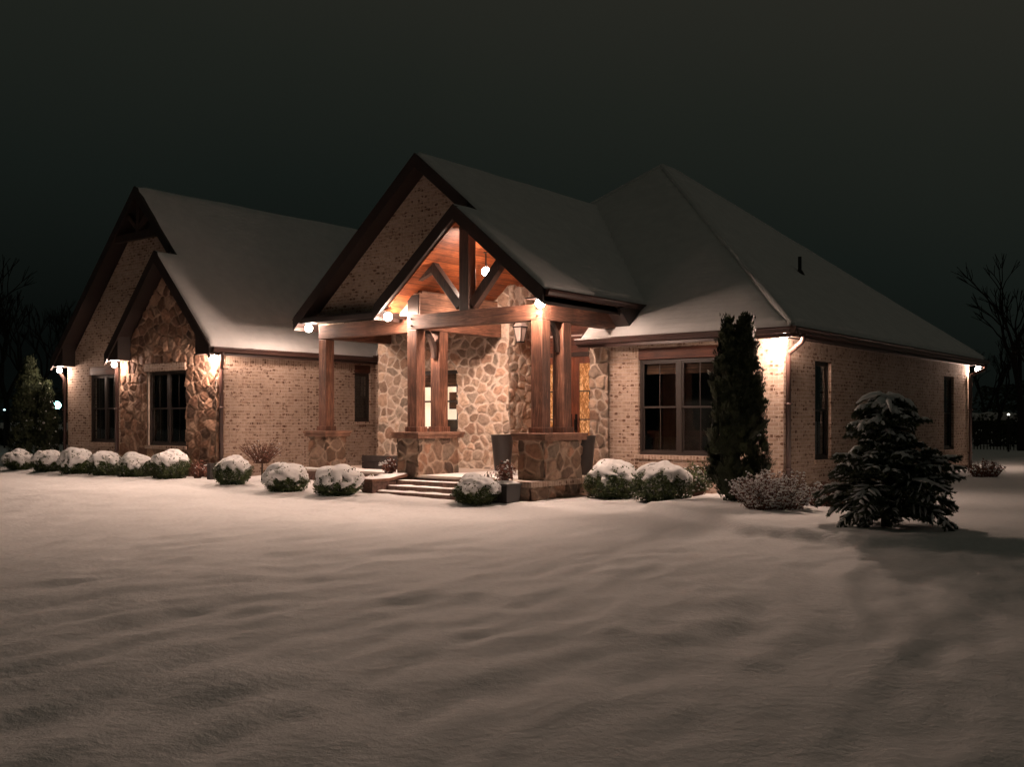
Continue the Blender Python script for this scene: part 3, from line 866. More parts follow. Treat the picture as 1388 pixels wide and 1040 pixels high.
def downspout(pts, w=0.085):
    """rectangular pipe along rounded path"""
    P = [Vector(p) for p in pts]; out = [P[0]]
    for i in range(1, len(P)-1):
        a = P[i] + (P[i-1]-P[i]).normalized()*0.07; b = P[i] + (P[i+1]-P[i]).normalized()*0.07
        for k in range(5):
            t = k/4; out.append(a*(1-t)**2 + P[i]*2*t*(1-t) + b*t*t)
    out.append(P[-1])
    mb = MB(); mb.tube(out, w*0.62, 8)
    # straps
    mb.box(P[-1].x-0.06, P[-1].x+0.06, P[-1].y-0.06, P[-1].y+0.06, 1.9, 1.94)
    mb.box(P[-1].x-0.06, P[-1].x+0.06, P[-1].y-0.06, P[-1].y+0.06, 0.6, 0.64)
    return mb.build("downspout", M['gutter'], H, True)
downspout([(-7.90,19.12,3.29),(-7.90,19.14,3.16),(-8.262,19.27,2.93),(-8.262,19.27,0.02)])
downspout([(-7.90,32.98,3.29),(-7.90,32.95,3.14),(-8.262,32.70,2.95),(-8.262,32.70,0.02)])
downspout([(-21.24,15.28,3.29),(-21.26,15.30,3.18),(-21.57,15.50,2.92),(-21.57,15.50,0.1)])
downspout([(-26.16,15.20,3.29),(-26.14,15.22,3.2),(-26.08,15.32,3.02),(-26.08,15.32,0.1)])
downspout([(-30.25,15.85,3.18),(-30.22,15.87,3.05),(-30.08,15.95,2.85),(-30.08,15.95,0.1)])
# vent pipe on the right slope
mb = MB(); mb.tube([(-10.25,24.6,5.2),(-10.25,24.6,5.72)], 0.045, 10); mb.tube([(-10.25,24.6,5.25),(-10.25,24.6,5.38)], [0.13,0.06], 10)
mb.build("vent_pipe", M['metal'], H)

# ---------- porch timbers
BZ0, BZ1 = 3.60, 3.92
mb = MB(); mb.box(-15.78, -12.07, 16.20, 16.46, BZ0, BZ1); FB = mb.build("beam", M['beamx'], H, bevel=0.012)
mb = MB()
for x in (-15.66, -12.19):
    for z in (3.68, 3.83):
        MB().tube([(x,16.20,z),(x,16.175,z)], 0.022, 8).build("bolt", M['metal'], FB)
mb = MB(); mb.box(-15.78, -15.50, 16.461, 19.16, BZ0+0.002, BZ1-0.004); mb.build("beam", M['beamy'], H, bevel=0.012)
mb = MB(); mb.box(-12.35, -12.07, 16.461, 19.16, BZ0+0.002, BZ1+0.004); mb.build("beam", M['beamy'], H, bevel=0.012)
mb = MB(); mb.box(-19.50, -15.784, 16.88, 17.14, BZ0+0.02, 3.955); mb.build("beam", M['beamx'], H, bevel=0.012)
mb = MB(); mb.box(-19.50, -19.24, 17.144, 19.16, BZ0+0.02, 3.94); mb.build("beam", M['beamy'], H, bevel=0.012)

def post(x0, y0, w=0.28):
    mb = MB(); mb.box(x0, x0+w, y0, y0+w, 1.40, BZ0-0.001)
    p = mb.build("post", M['post'], H, bevel=0.014)
    b = MB(); b.box(x0-0.035, x0+w+0.035, y0-0.035, y0+w+0.035, 1.33, 1.46); b.build("post_base", M['post'], p, bevel=0.01)
    return p
post(-15.78, 16.20); post(-15.78, 16.95)
post(-12.35, 16.20); post(-12.35, 16.93)
post(-19.50, 16.88, 0.27)
# curved braces at the second posts
for x in (-15.64, -12.21):
    mb = MB(); pts = [Vector((x,16.93,3.0)) + Vector((0, -0.40*(1-math.cos(a)), 0.6*math.sin(a))) for a in [i*math.pi/2/8 for i in range(9)]]
    for i in range(8): mb.bar(pts[i], pts[i+1], 0.10, 0.10, (1,0,0))
    mb.build("brace", M['darkbeam'], H)

def pedestal(x0, x1, y0, y1, seed):
    z0, z1 = 0.36, 1.20
    mb = MB(); mb.box(x0+0.02, x1-0.02, y0+0.02, y1-0.02, z0, z1)
    o = mb.build("pedestal", M['mortar'], H)
    kw = dict(cw=0.31, ch=0.25, pal=PAL_PED, mort=(0.36,0.27,0.21), step=0.02, rise=0.03, mw=0.012)
    stone_panel("stone_face", (0,y0+0.015,0), (1,0,0), (0,-1,0), [(x0,z0),(x1,z0),(x1,z1),(x0,z1)], [], o, seed, **kw)
    stone_panel("stone_face", (x1-0.015,0,0), (0,1,0), (1,0,0), [(y0,z0),(y1,z0),(y1,z1),(y0,z1)], [], o, seed+1, **kw)
    stone_panel("stone_face", (x0+0.015,0,0), (0,1,0), (-1,0,0), [(y0,z0),(y1,z0),(y1,z1),(y0,z1)], [], o, seed+2, **kw)
    mb = MB(); mb.box(x0-0.09, x1+0.09, y0-0.09, y1+0.09, 1.20, 1.27); 
    k = (x0+x1)/2
    mb.box(x0-0.11, k-0.006, y0-0.11, y1+0.11, 1.271, 1.345); mb.box(k+0.006, x1+0.11, y0-0.11, y1+0.11, 1.271, 1.342)
    mb.build("cap_slab", M['cap'], o, bevel=0.012)
pedestal(-15.93, -15.32, 16.06, 17.38, 101)
pedestal(-12.55, -11.92, 16.06, 17.34, 111)
pedestal(-19.66, -19.05, 16.72, 17.35, 121)

# truss in the small gable
yT = 16.33
mb = MB(); mb.box(-14.27, -14.01, yT-0.12, yT+0.12, BZ1+0.002, ZQ-0.28); mb.build("king_post", M['darkbeam'], H, bevel=0.01)
mb = MB(); mb.bar((-14.30,yT,4.02),(-15.12,yT,4.96),0.17,0.20); mb.build("truss_brace", M['darkbeam'], H, bevel=0.01)
mb = MB(); mb.bar((-13.98,yT,4.02),(-13.14,yT,4.94),0.17,0.20); mb.build("truss_brace", M['darkbeam'], H, bevel=0.01)

# vaulted pine ceiling (underside of small gable), two planes
def uz(x): return ZQ - PC*abs(x-XQ) - TH - 0.02
mb = MB()
mb.slab([(XQ,16.0,uz(XQ)),(XQ,20.3,uz(XQ)),(-16.3,20.3,uz(-16.3)),(-16.3,16.0,uz(-16.3))], (0,0,-0.03))
mb.slab([(XQ,16.0,uz(XQ)),(XQ,20.3,uz(XQ)),(-11.9,20.3,uz(-11.9)),(-11.9,16.0,uz(-11.9))], (0,0,-0.03))
mb.build("vault_ceiling", M['ceiling'], H)
# board box on top of the left side beam, its open end's shade put on as a black sheet
mb = MB(); mb.box(-15.74, -15.62, 16.50, 19.16, BZ1+0.0, 4.48); mb.box(-16.02, -15.62, 16.44, 16.498, 3.925, 4.42)
KW = mb.build("board_wall", M['kneewall'], H)
mb = MB(); mb.box(-15.99, -15.66, 16.425, 16.438, 3.955, 4.39); mb.build("open_end_shade", M['metal'], H)
mb = MB(); mb.box(-16.30, -16.03, 16.50, 16.9, 3.96, 4.34); mb.build("end_block", M['mortar'], H)
mb = MB(); mb.bar((-15.08,yT,4.90),(-15.72,yT,4.66),0.13,0.13); mb.build("truss_tie", M['darkbeam'], H)
# flat porch ceiling left of the vault
mb = MB(); mb.box(-19.5, -15.8, 17.14, 19.17, 3.96, 4.0); mb.build("porch_ceiling", M['flatceil'], H)
# board wall closing right side under eave
mb = MB(); mb.box(-12.33, -12.1, 16.5, 19.16, BZ1+0.006, 3.985); mb.build("frieze", M['trim'], H)
# soffit right side of porch, joins the wing
mb = MB(); mb.box(-12.30, -11.826, 15.94, 19.5, 4.0, 4.02); mb.box(-11.825, -11.80, 15.90, 19.7, 3.86, 4.14); mb.build("soffit", M['trim'], H)
# ragged lower end of the porch roof above the wing
mb = MB(); mb.slab([(-11.72,18.5,4.0),(-11.72,19.75,4.13),(-11.72,19.62,3.98),(-11.72,19.3,3.72),(-11.72,18.95,3.60)], (-0.75,0,0)); mb.build("eave_return", M['trim'], H)

# ---------- floor, plinth, steps
mb = MB()
mb.box(-15.30, -11.95, 16.05, 20.3, -0.1, 0.36); mb.box(-13.05, -11.95, 15.65, 16.05, -0.1, 0.358)
mb.box(-19.8, -15.301, 16.5, 19.18, -0.1, 0.36)
mb.build("plinth", M['riser'], H)
mb = MB()
mb.box(-15.30, -11.87, 16.0, 20.3, 0.361, 0.41); mb.box(-13.1, -11.87, 15.57, 15.999, 0.361, 0.41)
mb.box(-19.86, -15.301, 16.42, 19.18, 0.361, 0.41)
mb.build("porch_floor", M['floor'], H)
mb = MB(); mb.box(-13.1, -11.862, 15.555, 15.57, 0.30, 0.405); mb.box(-11.87,-11.855,15.56,19.16,0.30,0.405); mb.build("plinth_edge", M['capedge'], H)
stone_panel("plinth_stone", (-11.94,0,0), (0,1,0), (1,0,0), [(15.65,-0.08),(19.15,-0.08),(19.15,0.33),(15.65,0.33)], [], H, 131, 0.34, 0.24, PAL_PED, (0.3,0.22,0.17), 0.025, 0.03, 0.012)
stone_panel("plinth_stone", (0,15.64,0), (1,0,0), (0,-1,0), [(-13.05,-0.08),(-11.95,-0.08),(-11.95,0.33),(-13.05,0.33)], [], H, 132, 0.34, 0.24, PAL_PED, (0.3,0.22,0.17), 0.025, 0.03, 0.012)
for i in range(4):
    z1 = 0.405 - 0.10*i; y1 = 16.0 - 0.30*i + 0.0
    if i == 0: continue
    mb = MB(); mb.box(-15.62, -13.25, y1-0.0-0.002, y1+0.30-0.004, -0.1, z1-0.0)
    st = mb.build("step", M['riser'], H, bevel=0.008)
    sv = []; 
    nxs = 40; nys = 6
    for j in range(nys+1):
        for k in range(nxs+1):
            x = -15.60 + 2.33*k/nxs; y = y1+0.012 + 0.27*j/nys
            ed = min(j/1.5, (nys-j)/1.5, 1.0) if j > 0 else 0
            cov = (0.0, -0.004, 0.010, 0.016)[i] + 0.022*nz(x*3, y*6, i*3.3)
            sv.append((x, y + (0.02*nz(x*5, i) if j == 0 else 0), z1 + 0.003 + max(0.0, cov)*min(1, ed+0.25) - (0.012 if j == 0 else 0)))
    fs = [(j*(nxs+1)+k, j*(nxs+1)+k+1, (j+1)*(nxs+1)+k+1, (j+1)*(nxs+1)+k) for j in range(nys) for k in range(nxs)]
    raw("step_snow", sv, fs, M['snowcap'], st, True)
# cheek wall on the left with a snow-topped, dipping coping, and right newel
mb = MB(); mb.box(-15.93, -15.63, 15.0, 16.04, -0.1, 0.30); mb.build("cheek_wall", M['riser'], H, bevel=0.01); mb = MB(); mb.box(-13.24, -12.98, 14.98, 15.24, -0.1, 0.32); mb.box(-13.24,-12.98,15.24,15.63,-0.1,0.30)
mb.build("cheek_wall", M['riser'], H, bevel=0.01)
mb = MB()
mb.box(-15.97, -15.59, 14.95, 15.5, 0.301, 0.36); mb.slab([(-15.97,15.5,0.36),(-15.59,15.5,0.36),(-15.59,16.05,0.44),(-15.97,16.05,0.44)], (0,0,-0.06))
mb.build("coping", M['cap'], H, bevel=0.01); mb = MB(); mb.box(-13.27, -12.95, 14.95, 15.27, 0.321, 0.37)
mb.build("coping", M['cap'], H, bevel=0.01)
# patches of snow lying on porch floor edge, coping
def snow_patch(x0, x1, y0, y1, z, parent, th=0.04, seed=0, name="snow_patch", zf=None):
    nx = max(6, int((x1-x0)/0.06)); ny = max(5, int((y1-y0)/0.06)); vs = []
    for j in range(ny+1):
        for i in range(nx+1):
            u = i/nx*2-1; v = j/ny*2-1
            x = x0+(x1-x0)*i/nx; y = y0+(y1-y0)*j/ny
            e_ = max(0, 1-abs(u)**5)*max(0, 1-abs(v)**5)
            hh = th*(e_**0.5)*(0.75+0.7*nz(x*2.5, y*2.5, seed))
            base = zf(x, y) if zf else z
            vs.append((x, y, base + 0.003 + max(0, hh)))
    fs = [(j*(nx+1)+i, j*(nx+1)+i+1, (j+1)*(nx+1)+i+1, (j+1)*(nx+1)+i) for j in range(ny) for i in range(nx)]
    return raw(name, vs, fs, M['snowcap'], parent, True)
snow_patch(-15.96, -15.60, 14.96, 16.03, 0.36, H, 0.06, 1, zf=lambda x, y: 0.36 + 0.08*max(0, (y-15.5)/0.55))
snow_patch(-19.84, -16.0, 16.44, 17.0, 0.41, H, 0.045, 2)
snow_patch(-15.2, -12.7, 16.05, 18.0, 0.41, H, 0.02, 3)
snow_patch(-15.2, -13.0, 17.9, 19.1, 0.41, H, 0.012, 5)
snow_patch(-11.93, -11.87, 17.5, 19.1, 0.41, H, 0.03, 4)

# ---------- windows
def window(axis, c, a0, a1, z0, z1, units=2, outd=-1, room='dark', header=0.0, vmun=True, sill=True, blind=0.0, curtain=True):
    """axis 'x': in a wall running along x at y=c (faces outd*y). axis 'y': wall at x=c facing outd*x"""
    def B(mb, p, q, d0, d1, s0, s1):
        # d measured inward from wall face
        if axis == 'x':
            y0 = c - outd*d0; y1 = c - outd*d1
            mb.box(p, q, min(y0,y1), max(y0,y1), s0, s1)
        else:
            x0 = c - outd*d0; x1 = c - outd*d1
            mb.box(min(x0,x1), max(x0,x1), p, q, s0, s1)
    fr = MB(); t = 0.055
    B(fr, a0, a0+t, 0.07, 0.17, z0, z1); B(fr, a1-t, a1, 0.07, 0.17, z0, z1)
    B(fr, a0+t, a1-t, 0.07, 0.17, z1-t, z1); B(fr, a0+t, a1-t, 0.07, 0.17, z0, z0+t*1.3)
    w = (a1-a0-2*t - (units-1)*0.11)/units
    zm = z0 + (z1-z0)*0.49
    todo = []
    for k in range(units):
        p = a0+t+k*(w+0.11); q = p+w
        if k: B(fr, p-0.11, p, 0.068, 0.17, z0+t*1.3, z1-t)
        for (s0, s1, dd) in ((zm, z1-t, 0.085), (z0+t*1.3, zm+0.045, 0.112)):
            ss = 0.04
            sash = MB(); panes = MB(); mun = MB()
            B(sash, p, p+ss, dd, dd+0.026, s0, s1); B(sash, q-ss, q, dd, dd+0.026, s0, s1)
            B(sash, p+ss, q-ss, dd, dd+0.026, s0, s0+ss); B(sash, p+ss, q-ss, dd, dd+0.026, s1-ss, s1)
            B(panes, p+ss, q-ss, dd+0.010, dd+0.016, s0+ss, s1-ss)
            todo.append(("sash", M['frame'], sash)); todo.append(("pane", M['glass'], panes))
            if vmun:
                B(mun, (p+q)/2-0.008, (p+q)/2+0.008, dd+0.003, dd+0.009, s0+ss, s1-ss); todo.append(("muntin", M['frame'], mun))
    root = fr.build("window", M['frame'], H)
    for (nm, mt, m__) in todo: m__.build(nm, mt, root)
    if sill:
        sb = MB(); B(sb, a0-0.06, a1+0.06, -0.05, 0.10, z0-0.09, z0-0.004); sb.build("sill", M['capedge'], root, bevel=0.006)
    if header:
        hb = MB(); B(hb, a0-0.02, a1+0.02, 0.004, 0.12, z1+0.003, z1+header-0.01); hb.build("header", M['header'] if axis == 'x' else M['headery'], root)
    # room behind
    rb = MB(); dep = 1.6 if room == 'dark' else 1.2
    B(rb, a0-0.3, a1+0.3, dep, dep+0.02, z0-0.4, z1+0.2)
    B(rb, a0-0.33, a0-0.30, 0.26, dep, z0-0.4, z1+0.2); B(rb, a1+0.30, a1+0.33, 0.26, dep, z0-0.4, z1+0.2)
    B(rb, a0-0.3, a1+0.3, 0.26, dep, z0-0.43, z0-0.40); B(rb, a0-0.3, a1+0.3, 0.26, dep, z1+0.2, z1+0.23)
    rb.build("room", M['room'] if room == 'dark' else M['litroom'], root)
    if blind:
        for k in range(units):
            bb = MB(); p = a0+t+k*(w+0.11)+0.03; q = p+w-0.06
            B(bb, p, q, 0.20, 0.215, z1-t-blind, z1-0.03)
            bb.build("blind", M['blind'], root)
    if curtain:
        for (s, g0, g1) in ((1, a0+0.02, a0+0.30), (-1, a1-0.30, a1-0.02)):
            nseg = 12; cm = MB()
            for i in range(nseg):
                p = g0 + (g1-g0)*i/nseg
                B(cm, p, p+(g1-g0)/nseg, 0.24+0.03*(i % 2), 0.27+0.03*(i % 2), z0+0.02, z1-0.02)
            cm.build("curtain", M['curtain'], root)
    return root
window('x', 19.18, *WR, units=2, header=0.25, blind=0.26, curtain=False)
window('y', -8.33, *SW1, units=1, outd=1, curtain=True)
window('y', -8.33, *SW2, units=1, outd=1)
window('x', 16.0, *LW, units=2, header=0.24, curtain=True)
window('x', 15.4, *SWN, units=2)
window('y', -21.65, *RW, units=1, outd=1, header=0.24, blind=0.0)
pw = window('x', 19.17, *PW, units=2, room='lit', blind=0.36, curtain=False, vmun=False)
# stone-lined reveals
mb = MB(); mb.box(PW[0]-0.02, PW[0]+0.0, 19.16, 19.42, PW[2], PW[3]); mb.box(PW[1], PW[1]+0.02, 19.16, 19.42, PW[2], PW[3]); mb.build("reveal", M['frame'], pw)
mb = MB(); mb.box(-18.2,-17.75,20.28,20.35,1.9,2.35); mb.build("room_picture", M['blind'], pw); mb = MB(); mb.box(-18.25,-17.4,19.95,20.2,1.0,1.62); mb.build("room_chair", M['curtain'], pw)
mb = MB(); mb.box(-17.3,-17.05,19.9,20.1,1.0,1.75); mb.tube([(-17.18,20.0,1.75),(-17.18,20.0,1.95)],[0.12,0.07],10); mb.build("room_furniture", M['curtain'], pw)

# ---------- entry door
DY = 20.2
mb = MB(); mb.slab([(-15.27,DY+0.1,0.41),(-12.94,DY+0.1,0.41),(-12.94,DY+0.1,4.5),(-14.14,DY+0.1,5.6),(-15.27,DY+0.1,4.7)], (0,0.1,0)); mb.build("entry_wall", M['header'], H)
mb = MB(); mb.box(-15.27,-12.94,DY-0.05,DY+0.1,3.625,3.66); mb.build("entry_trim", M['lanternglass'], H)
mb = MB(); mb.box(-15.27, -12.94, DY-0.02, DY+0.10, 3.24, 3.62); mb.build("entry_header", M['header'], H)
mb = MB(); mb.box(-15.27, -12.94, DY-0.01, DY+0.10, 3.14, 3.238); mb.box(-15.27,-15.08,DY-0.01,DY+0.10,0.41,3.14); mb.box(-13.12,-12.94,DY-0.01,DY+0.10,0.41,3.14)
mb.build("door_frame", M['darkbeam'], H)
def leaf(x0, x1, hinge):
    mb = MB(); s = 0.15; z0, z1 = 0.43, 3.13
    mb.box(x0, x0+s, DY, DY+0.06, z0, z1); mb.box(x1-s, x1, DY, DY+0.06, z0, z1)
    mb.box(x0+s, x1-s, DY, DY+0.06, z0, z0+0.55); mb.box(x0+s, x1-s, DY, DY+0.06, z1-0.16, z1)
    d = mb.build("door", M['door'], H, bevel=0.006)
    g = MB(); g.box(x0+s, x1-s, DY+0.025, DY+0.035, z0+0.55, z1-0.16); g.build("door_glass", M['amber'], d)
    for zz in (1.62, 2.30): MB().box(x0+s, x1-s, DY+0.008, DY+0.024, zz-0.015, zz+0.015).build("muntin", M['darkbeam'], d)
    hx = x1-0.07 if hinge < 0 else x0+0.07
    g = MB(); g.box(hx-0.03, hx+0.03, DY-0.012, DY-0.001, 1.25, 1.75); g.tube([(hx,DY-0.01,1.62),(hx,DY-0.07,1.62),(hx,DY-0.07,1.36),(hx,DY-0.01,1.36)], 0.014, 8)
    g.build("handle", M['metal'], d)
leaf(-15.07, -14.105, -1); leaf(-14.095, -13.13, 1)

# ------------------------------------------------------------------ lamps
def flood(loc, label, group="bare bulb floodlights under the eaves", watt=1.0, spots=(), stem=(0,0,0.10), r=0.075):
    t = thing("floodlight", label, "lamp", loc, group)
    x, y, z = loc
    mb = MB()
    st = Vector(stem)
    top = Vector(loc) + st
    sn_ = st.normalized()
    mb.tube([top, top - sn_*0.02], [0.055, 0.055], 12); mb.tube([top - sn_*0.01, Vector(loc) + sn_*(r+0.02)], 0.016, 8)
    mb.build("mount", M['metal'], t)
    mb = MB(); c = Vector(loc); b0 = c + st.normalized()*(r*0.55)
    mb.tube([b0 + st.normalized()*0.04, b0], [0.024, 0.030], 14)
    mb.build("socket", M['metal'], t, True)
    bm = bmesh.new(); bmesh.ops.create_uvsphere(bm, u_segments=20, v_segments=12, radius=r)
    me = bpy.data.meshes.new("bulb"); bm.to_mesh(me); bm.free(); me.materials.append(M['bulb'])
    me.polygons.foreach_set("use_smooth", [True]*len(me.polygons))
    bo = bpy.data.objects.new("bulb", me); C.objects.link(bo); bo.parent = t
    ld = bpy.data.lights.new("bulb_light", 'POINT'); ld.energy = LAMP_W*watt; ld.color = LAMP_COL; ld.shadow_soft_size = r+0.012
    lo = bpy.data.objects.new("bulb_light", ld); C.objects.link(lo); lo.parent = t
    for aim, pw in spots:        # the reflector of the flood bulb throws most of its light one way
        sd = bpy.data.lights.new("reflector_light", 'SPOT'); sd.energy = LAMP_W*pw*(1.0 if aim[2] < -0.5 else 0.84); sd.color = LAMP_COL; sd.shadow_soft_size = r+0.012
        sd.spot_size = math.radians(150 if aim[2] < -0.5 else 128); sd.spot_blend = 0.75 if aim[2] < -0.5 else 1.0
        so = bpy.data.objects.new("reflector_light", sd); C.objects.link(so); so.parent = t
        so.rotation_euler = (-Vector(aim)).to_track_quat('Z', 'Y').to_euler()
    return t
flood((-12.00,16.04,3.905), "round floodlight at the right front corner of the porch roof", watt=0.65, spots=[((0.10,-1,-0.10),2.1),((-0.7,0.7,-0.75),0.45)], stem=(0,0.0,0.10), r=0.095)
flood((-16.22,16.04,3.90), "round floodlight at the left foot of the small porch gable", watt=0.45, spots=[((0.25,-1,-0.10),1.9),((0.3,1,-0.8),0.6)], stem=(0,0.0,0.12), r=0.095)
flood((-19.84,16.85,3.905), "round floodlight at the far left tip of the large middle gable", watt=0.35, spots=[((0.2,-1,-0.10),0.9)], stem=(0,0.0,0.11), r=0.095)
flood((-14.13,16.93,4.82), "floodlight high inside the porch gable beside the right truss brace", watt=0.20, spots=[((-0.15,0.4,-1),0.95)], stem=(0.0,0.0,0.42), r=0.095)
flood((-8.22,18.92,3.15), "floodlight at the front right corner of the right wing by the curved downspout", watt=0.47, spots=[((0.25,-1,-0.10),0.6)], stem=(0,0,0.10))
flood((-8.13,33.02,3.15), "floodlight at the far rear corner of the right side wall", watt=0.3, stem=(0,0,0.10))
flood((-30.12,15.80,3.12), "floodlight at the outermost left corner of the left wing", watt=0.17, spots=[((0.6,-1,-0.10),0.7)], stem=(0,0,0.10))
flood((-26.00,15.20,3.13), "floodlight between the brick window and the stone gable of the left wing", watt=0.2, spots=[((0.5,-1,-0.10),0.9)], stem=(0,0,0.10))
flood((-21.52,15.18,3.13), "floodlight at the right corner of the stone gable beside its downspout", watt=0.48, spots=[((0.45,-1,-0.10),1.2)], stem=(0,0,0.10))

# wall lantern by the entry
t = thing("wall_lantern", "black metal lantern with frosted panes on stone wall left of the entry door", "lantern", (-15.10, 19.36, 3.5))
mb = MB(); x, y = -15.08, 19.36
def frustum(mb, cx, cy, z0, w0, z1, w1):
    v = [(cx+s*w0/2, cy+q*w0/2, z0) for s, q in ((-1,-1),(1,-1),(1,1),(-1,1))] + [(cx+s*w1/2, cy+q*w1/2, z1) for s, q in ((-1,-1),(1,-1),(1,1),(-1,1))]
    mb.add(v, [(0,3,2,1),(4,5,6,7),(0,1,5,4),(1,2,6,5),(2,3,7,6),(3,0,4,7)])
frustum(mb, x, y, 3.5, 0.13, 3.83, 0.22); mb.build("lantern_glass", M['lanternglass'], t)
mb = MB()
for s, q in ((-1,-1),(1,-1),(1,1),(-1,1)):
    mb.bar((x+s*0.065,y+q*0.065,3.5),(x+s*0.112,y+q*0.112,3.83),0.018,0.018)
frustum(mb, x, y, 3.47, 0.15, 3.50, 0.15); frustum(mb, x, y, 3.83, 0.26, 3.86, 0.26)
mb.tube([(x,y,4.02),(x,y,4.08)],0.02,8); mb.bar((x,y,4.05),(XC+0.02,y,4.05),0.025,0.025); mb.box(XC+0.0,XC+0.05,y-0.06,y+0.06,3.9,4.15)
mb.build("lantern_frame", M['metal'], t)
mb = MB(); frustum(mb, x, y, 3.861, 0.24, 4.02, 0.10); mb.build("lantern_roof", M['lanternglass'], t)

# ------------------------------------------------------------------ planters and boxes on the porch
def leaf_cloud(rs, n, fn, size, flat=0.0):
    """n quads; fn(rs) -> (pos, outward dir)"""
    vs = []; fs = []
    for i in range(n):
        p, d = fn(rs)
        s = size*rs.uniform(0.6, 1.35)
        d = Vector(d) + Vector((rs.uniform(-1,1), rs.uniform(-1,1), rs.uniform(-1,1)))*0.8
        if d.length < 1e-4: d = Vector((0,0,1))
        d.normalize(); u = d.orthogonal().normalized()
        u.rotate(Matrix.Rotation(rs.uniform(0, 6.28), 3, d)); v = d.cross(u)
        p = Vector(p); o = len(vs)
        tip = p + u*s*0.9
        vs += [tuple(p - u*s*0.5), tuple(p + v*s*0.33), tuple(tip - u*s*0.35), tuple(p - v*s*0.33)]
        fs.append((o, o+1, o+2, o+3))
    return vs, fs

def twiggy(parent, base, h, spread, n, mat_t, mat_l, seed, leafn=6, leafs=0.05, snow=0.0, snowmat='snowcap'):
    rs = random.Random(seed); mb = MB(); vs = []; fs = []; sn = MB()
    bx, by, bz = base
    for i in range(n):
        a = rs.uniform(0, 6.283); r = spread*math.sqrt(rs.random()); hh = h*rs.uniform(0.55, 1.0)*(1-0.35*(r/spread)**2)
        p0 = Vector((bx+0.55*r*math.cos(a), by+0.55*r*math.sin(a), bz)) if spread > 0.4 and mat_l is M['redleaf'] and h < 1 and seed != 61 else Vector((bx+0.25*r*math.cos(a), by+0.25*r*math.sin(a), bz))
        p3 = Vector((bx+r*math.cos(a), by+r*math.sin(a), bz+hh))
        p1 = p0.lerp(p3, 0.4) + Vector((rs.uniform(-.05,.05), rs.uniform(-.05,.05), hh*0.1)); 
        mb.tube([p0, p1, p3], [0.007, 0.005, 0.003], 4, False)
        for k in range(leafn):
            t = rs.uniform(0.15 if spread > 0.4 else 0.35, 1.05); q = p0.lerp(p3, t) + Vector((rs.uniform(-.05,.05), rs.uniform(-.05,.05), rs.uniform(-.03,.03)))
            c, f = leaf_cloud(rs, 1, lambda r_: (q, (math.cos(a), math.sin(a), 0.8)), leafs)
            o = len(vs); vs += c; fs += [tuple(x+o for x in g) for g in f]
            if rs.random() < snow:
                w = leafs*rs.uniform(0.35, 0.8)
                sn.tube([q + Vector((-w*0.8,0,0.006)), q + Vector((0,0,0.018)), q + Vector((w*0.8,0,0.006))], [w*0.25, w*0.55, w*0.25], 5)
    mb.build("stems", mat_t, parent)
    raw("leaves", vs, fs, mat_l, parent)
    if sn.v: sn.build("snow_on_leaves", M['snowcap'], parent, True)

def tall_planter(x, y, label):
    t = thing("tall_planter", label, "planter", (x, y, 0.41), "tall charcoal planters by the entry")
    mb = MB(); mb.lathe(x, y, [(0.17,0.412),(0.185,0.43),(0.265,1.22),(0.275,1.235),(0.275,1.265),(0.245,1.265),(0.235,1.18),(0.0001,1.18)], 36)
    mb.build("pot", M['planter'], t, False)
    mb = MB(); mb.lathe(x, y, [(0.23,1.19),(0.20,1.215),(0.12,1.235),(0.001,1.24)], 24); mb.build("snow_fill", M['snowcap'], t, True)
tall_planter(-14.98, 18.55, "tall tapered charcoal planter against the stone wall, left of the paired posts")
tall_planter(-12.62, 18.45, "tall tapered charcoal planter in front of the stone strip, right of the paired posts")

def box_planter(x, y, label, w, h, z, plant_h, seed):
    t = thing("box_planter", label, "planter", (x, y, z), "square dark planters beside the steps")
    mb = MB(); frustum(mb, x, y, z, w*0.86, z+h, w); mb.box(x-w/2-0.015, x+w/2+0.015, y-w/2-0.015, y+w/2+0.015, z+h+0.001, z+h+0.03)
    mb.build("pot", M['planter'], t, bevel=0.01)
    sp = snow_patch(x-w/2+0.02, x+w/2-0.02, y-w/2+0.02, y+w/2-0.02, z+h+0.03, t, 0.05, seed, "snow_fill")
    p = thing("potted_plant", "reddish winter plant growing in the " + ("planter left of the steps" if seed < 5 else "planter right of the round snowy bush"), "plant", (x, y, z+h+0.02))
    twiggy(p, (x, y, z+h+0.03), plant_h, 0.20, 38, M['twig'], M['redleaf'], seed, 10, 0.06, 0.12)
box_planter(-16.25, 16.12, "square dark planter with red foliage left of the porch steps", 0.42, 0.32, 0.03, 0.42, 3)
box_planter(-12.22, 15.22, "square dark planter with red foliage before the right stone plinth", 0.44, 0.36, 0.0, 0.50, 8)

t = thing("slatted_box", "low dark slatted wooden box on the left porch ledge beside the brick wall", "box", (-18.0, 17.5, 0.41))
mb = MB(); mb.box(-18.42, -17.58, 17.38, 17.72, 0.412, 0.73); mb.build("body", M['slat'], t)
mb = MB()
for k in range(2): mb.box(-18.45, -17.55, 17.35, 17.379, 0.425+0.165*k, 0.575+0.165*k); mb.box(-17.579, -17.55, 17.38, 17.72, 0.425+0.165*k, 0.575+0.165*k)
mb.build("slats", M['slat'], t, bevel=0.005)

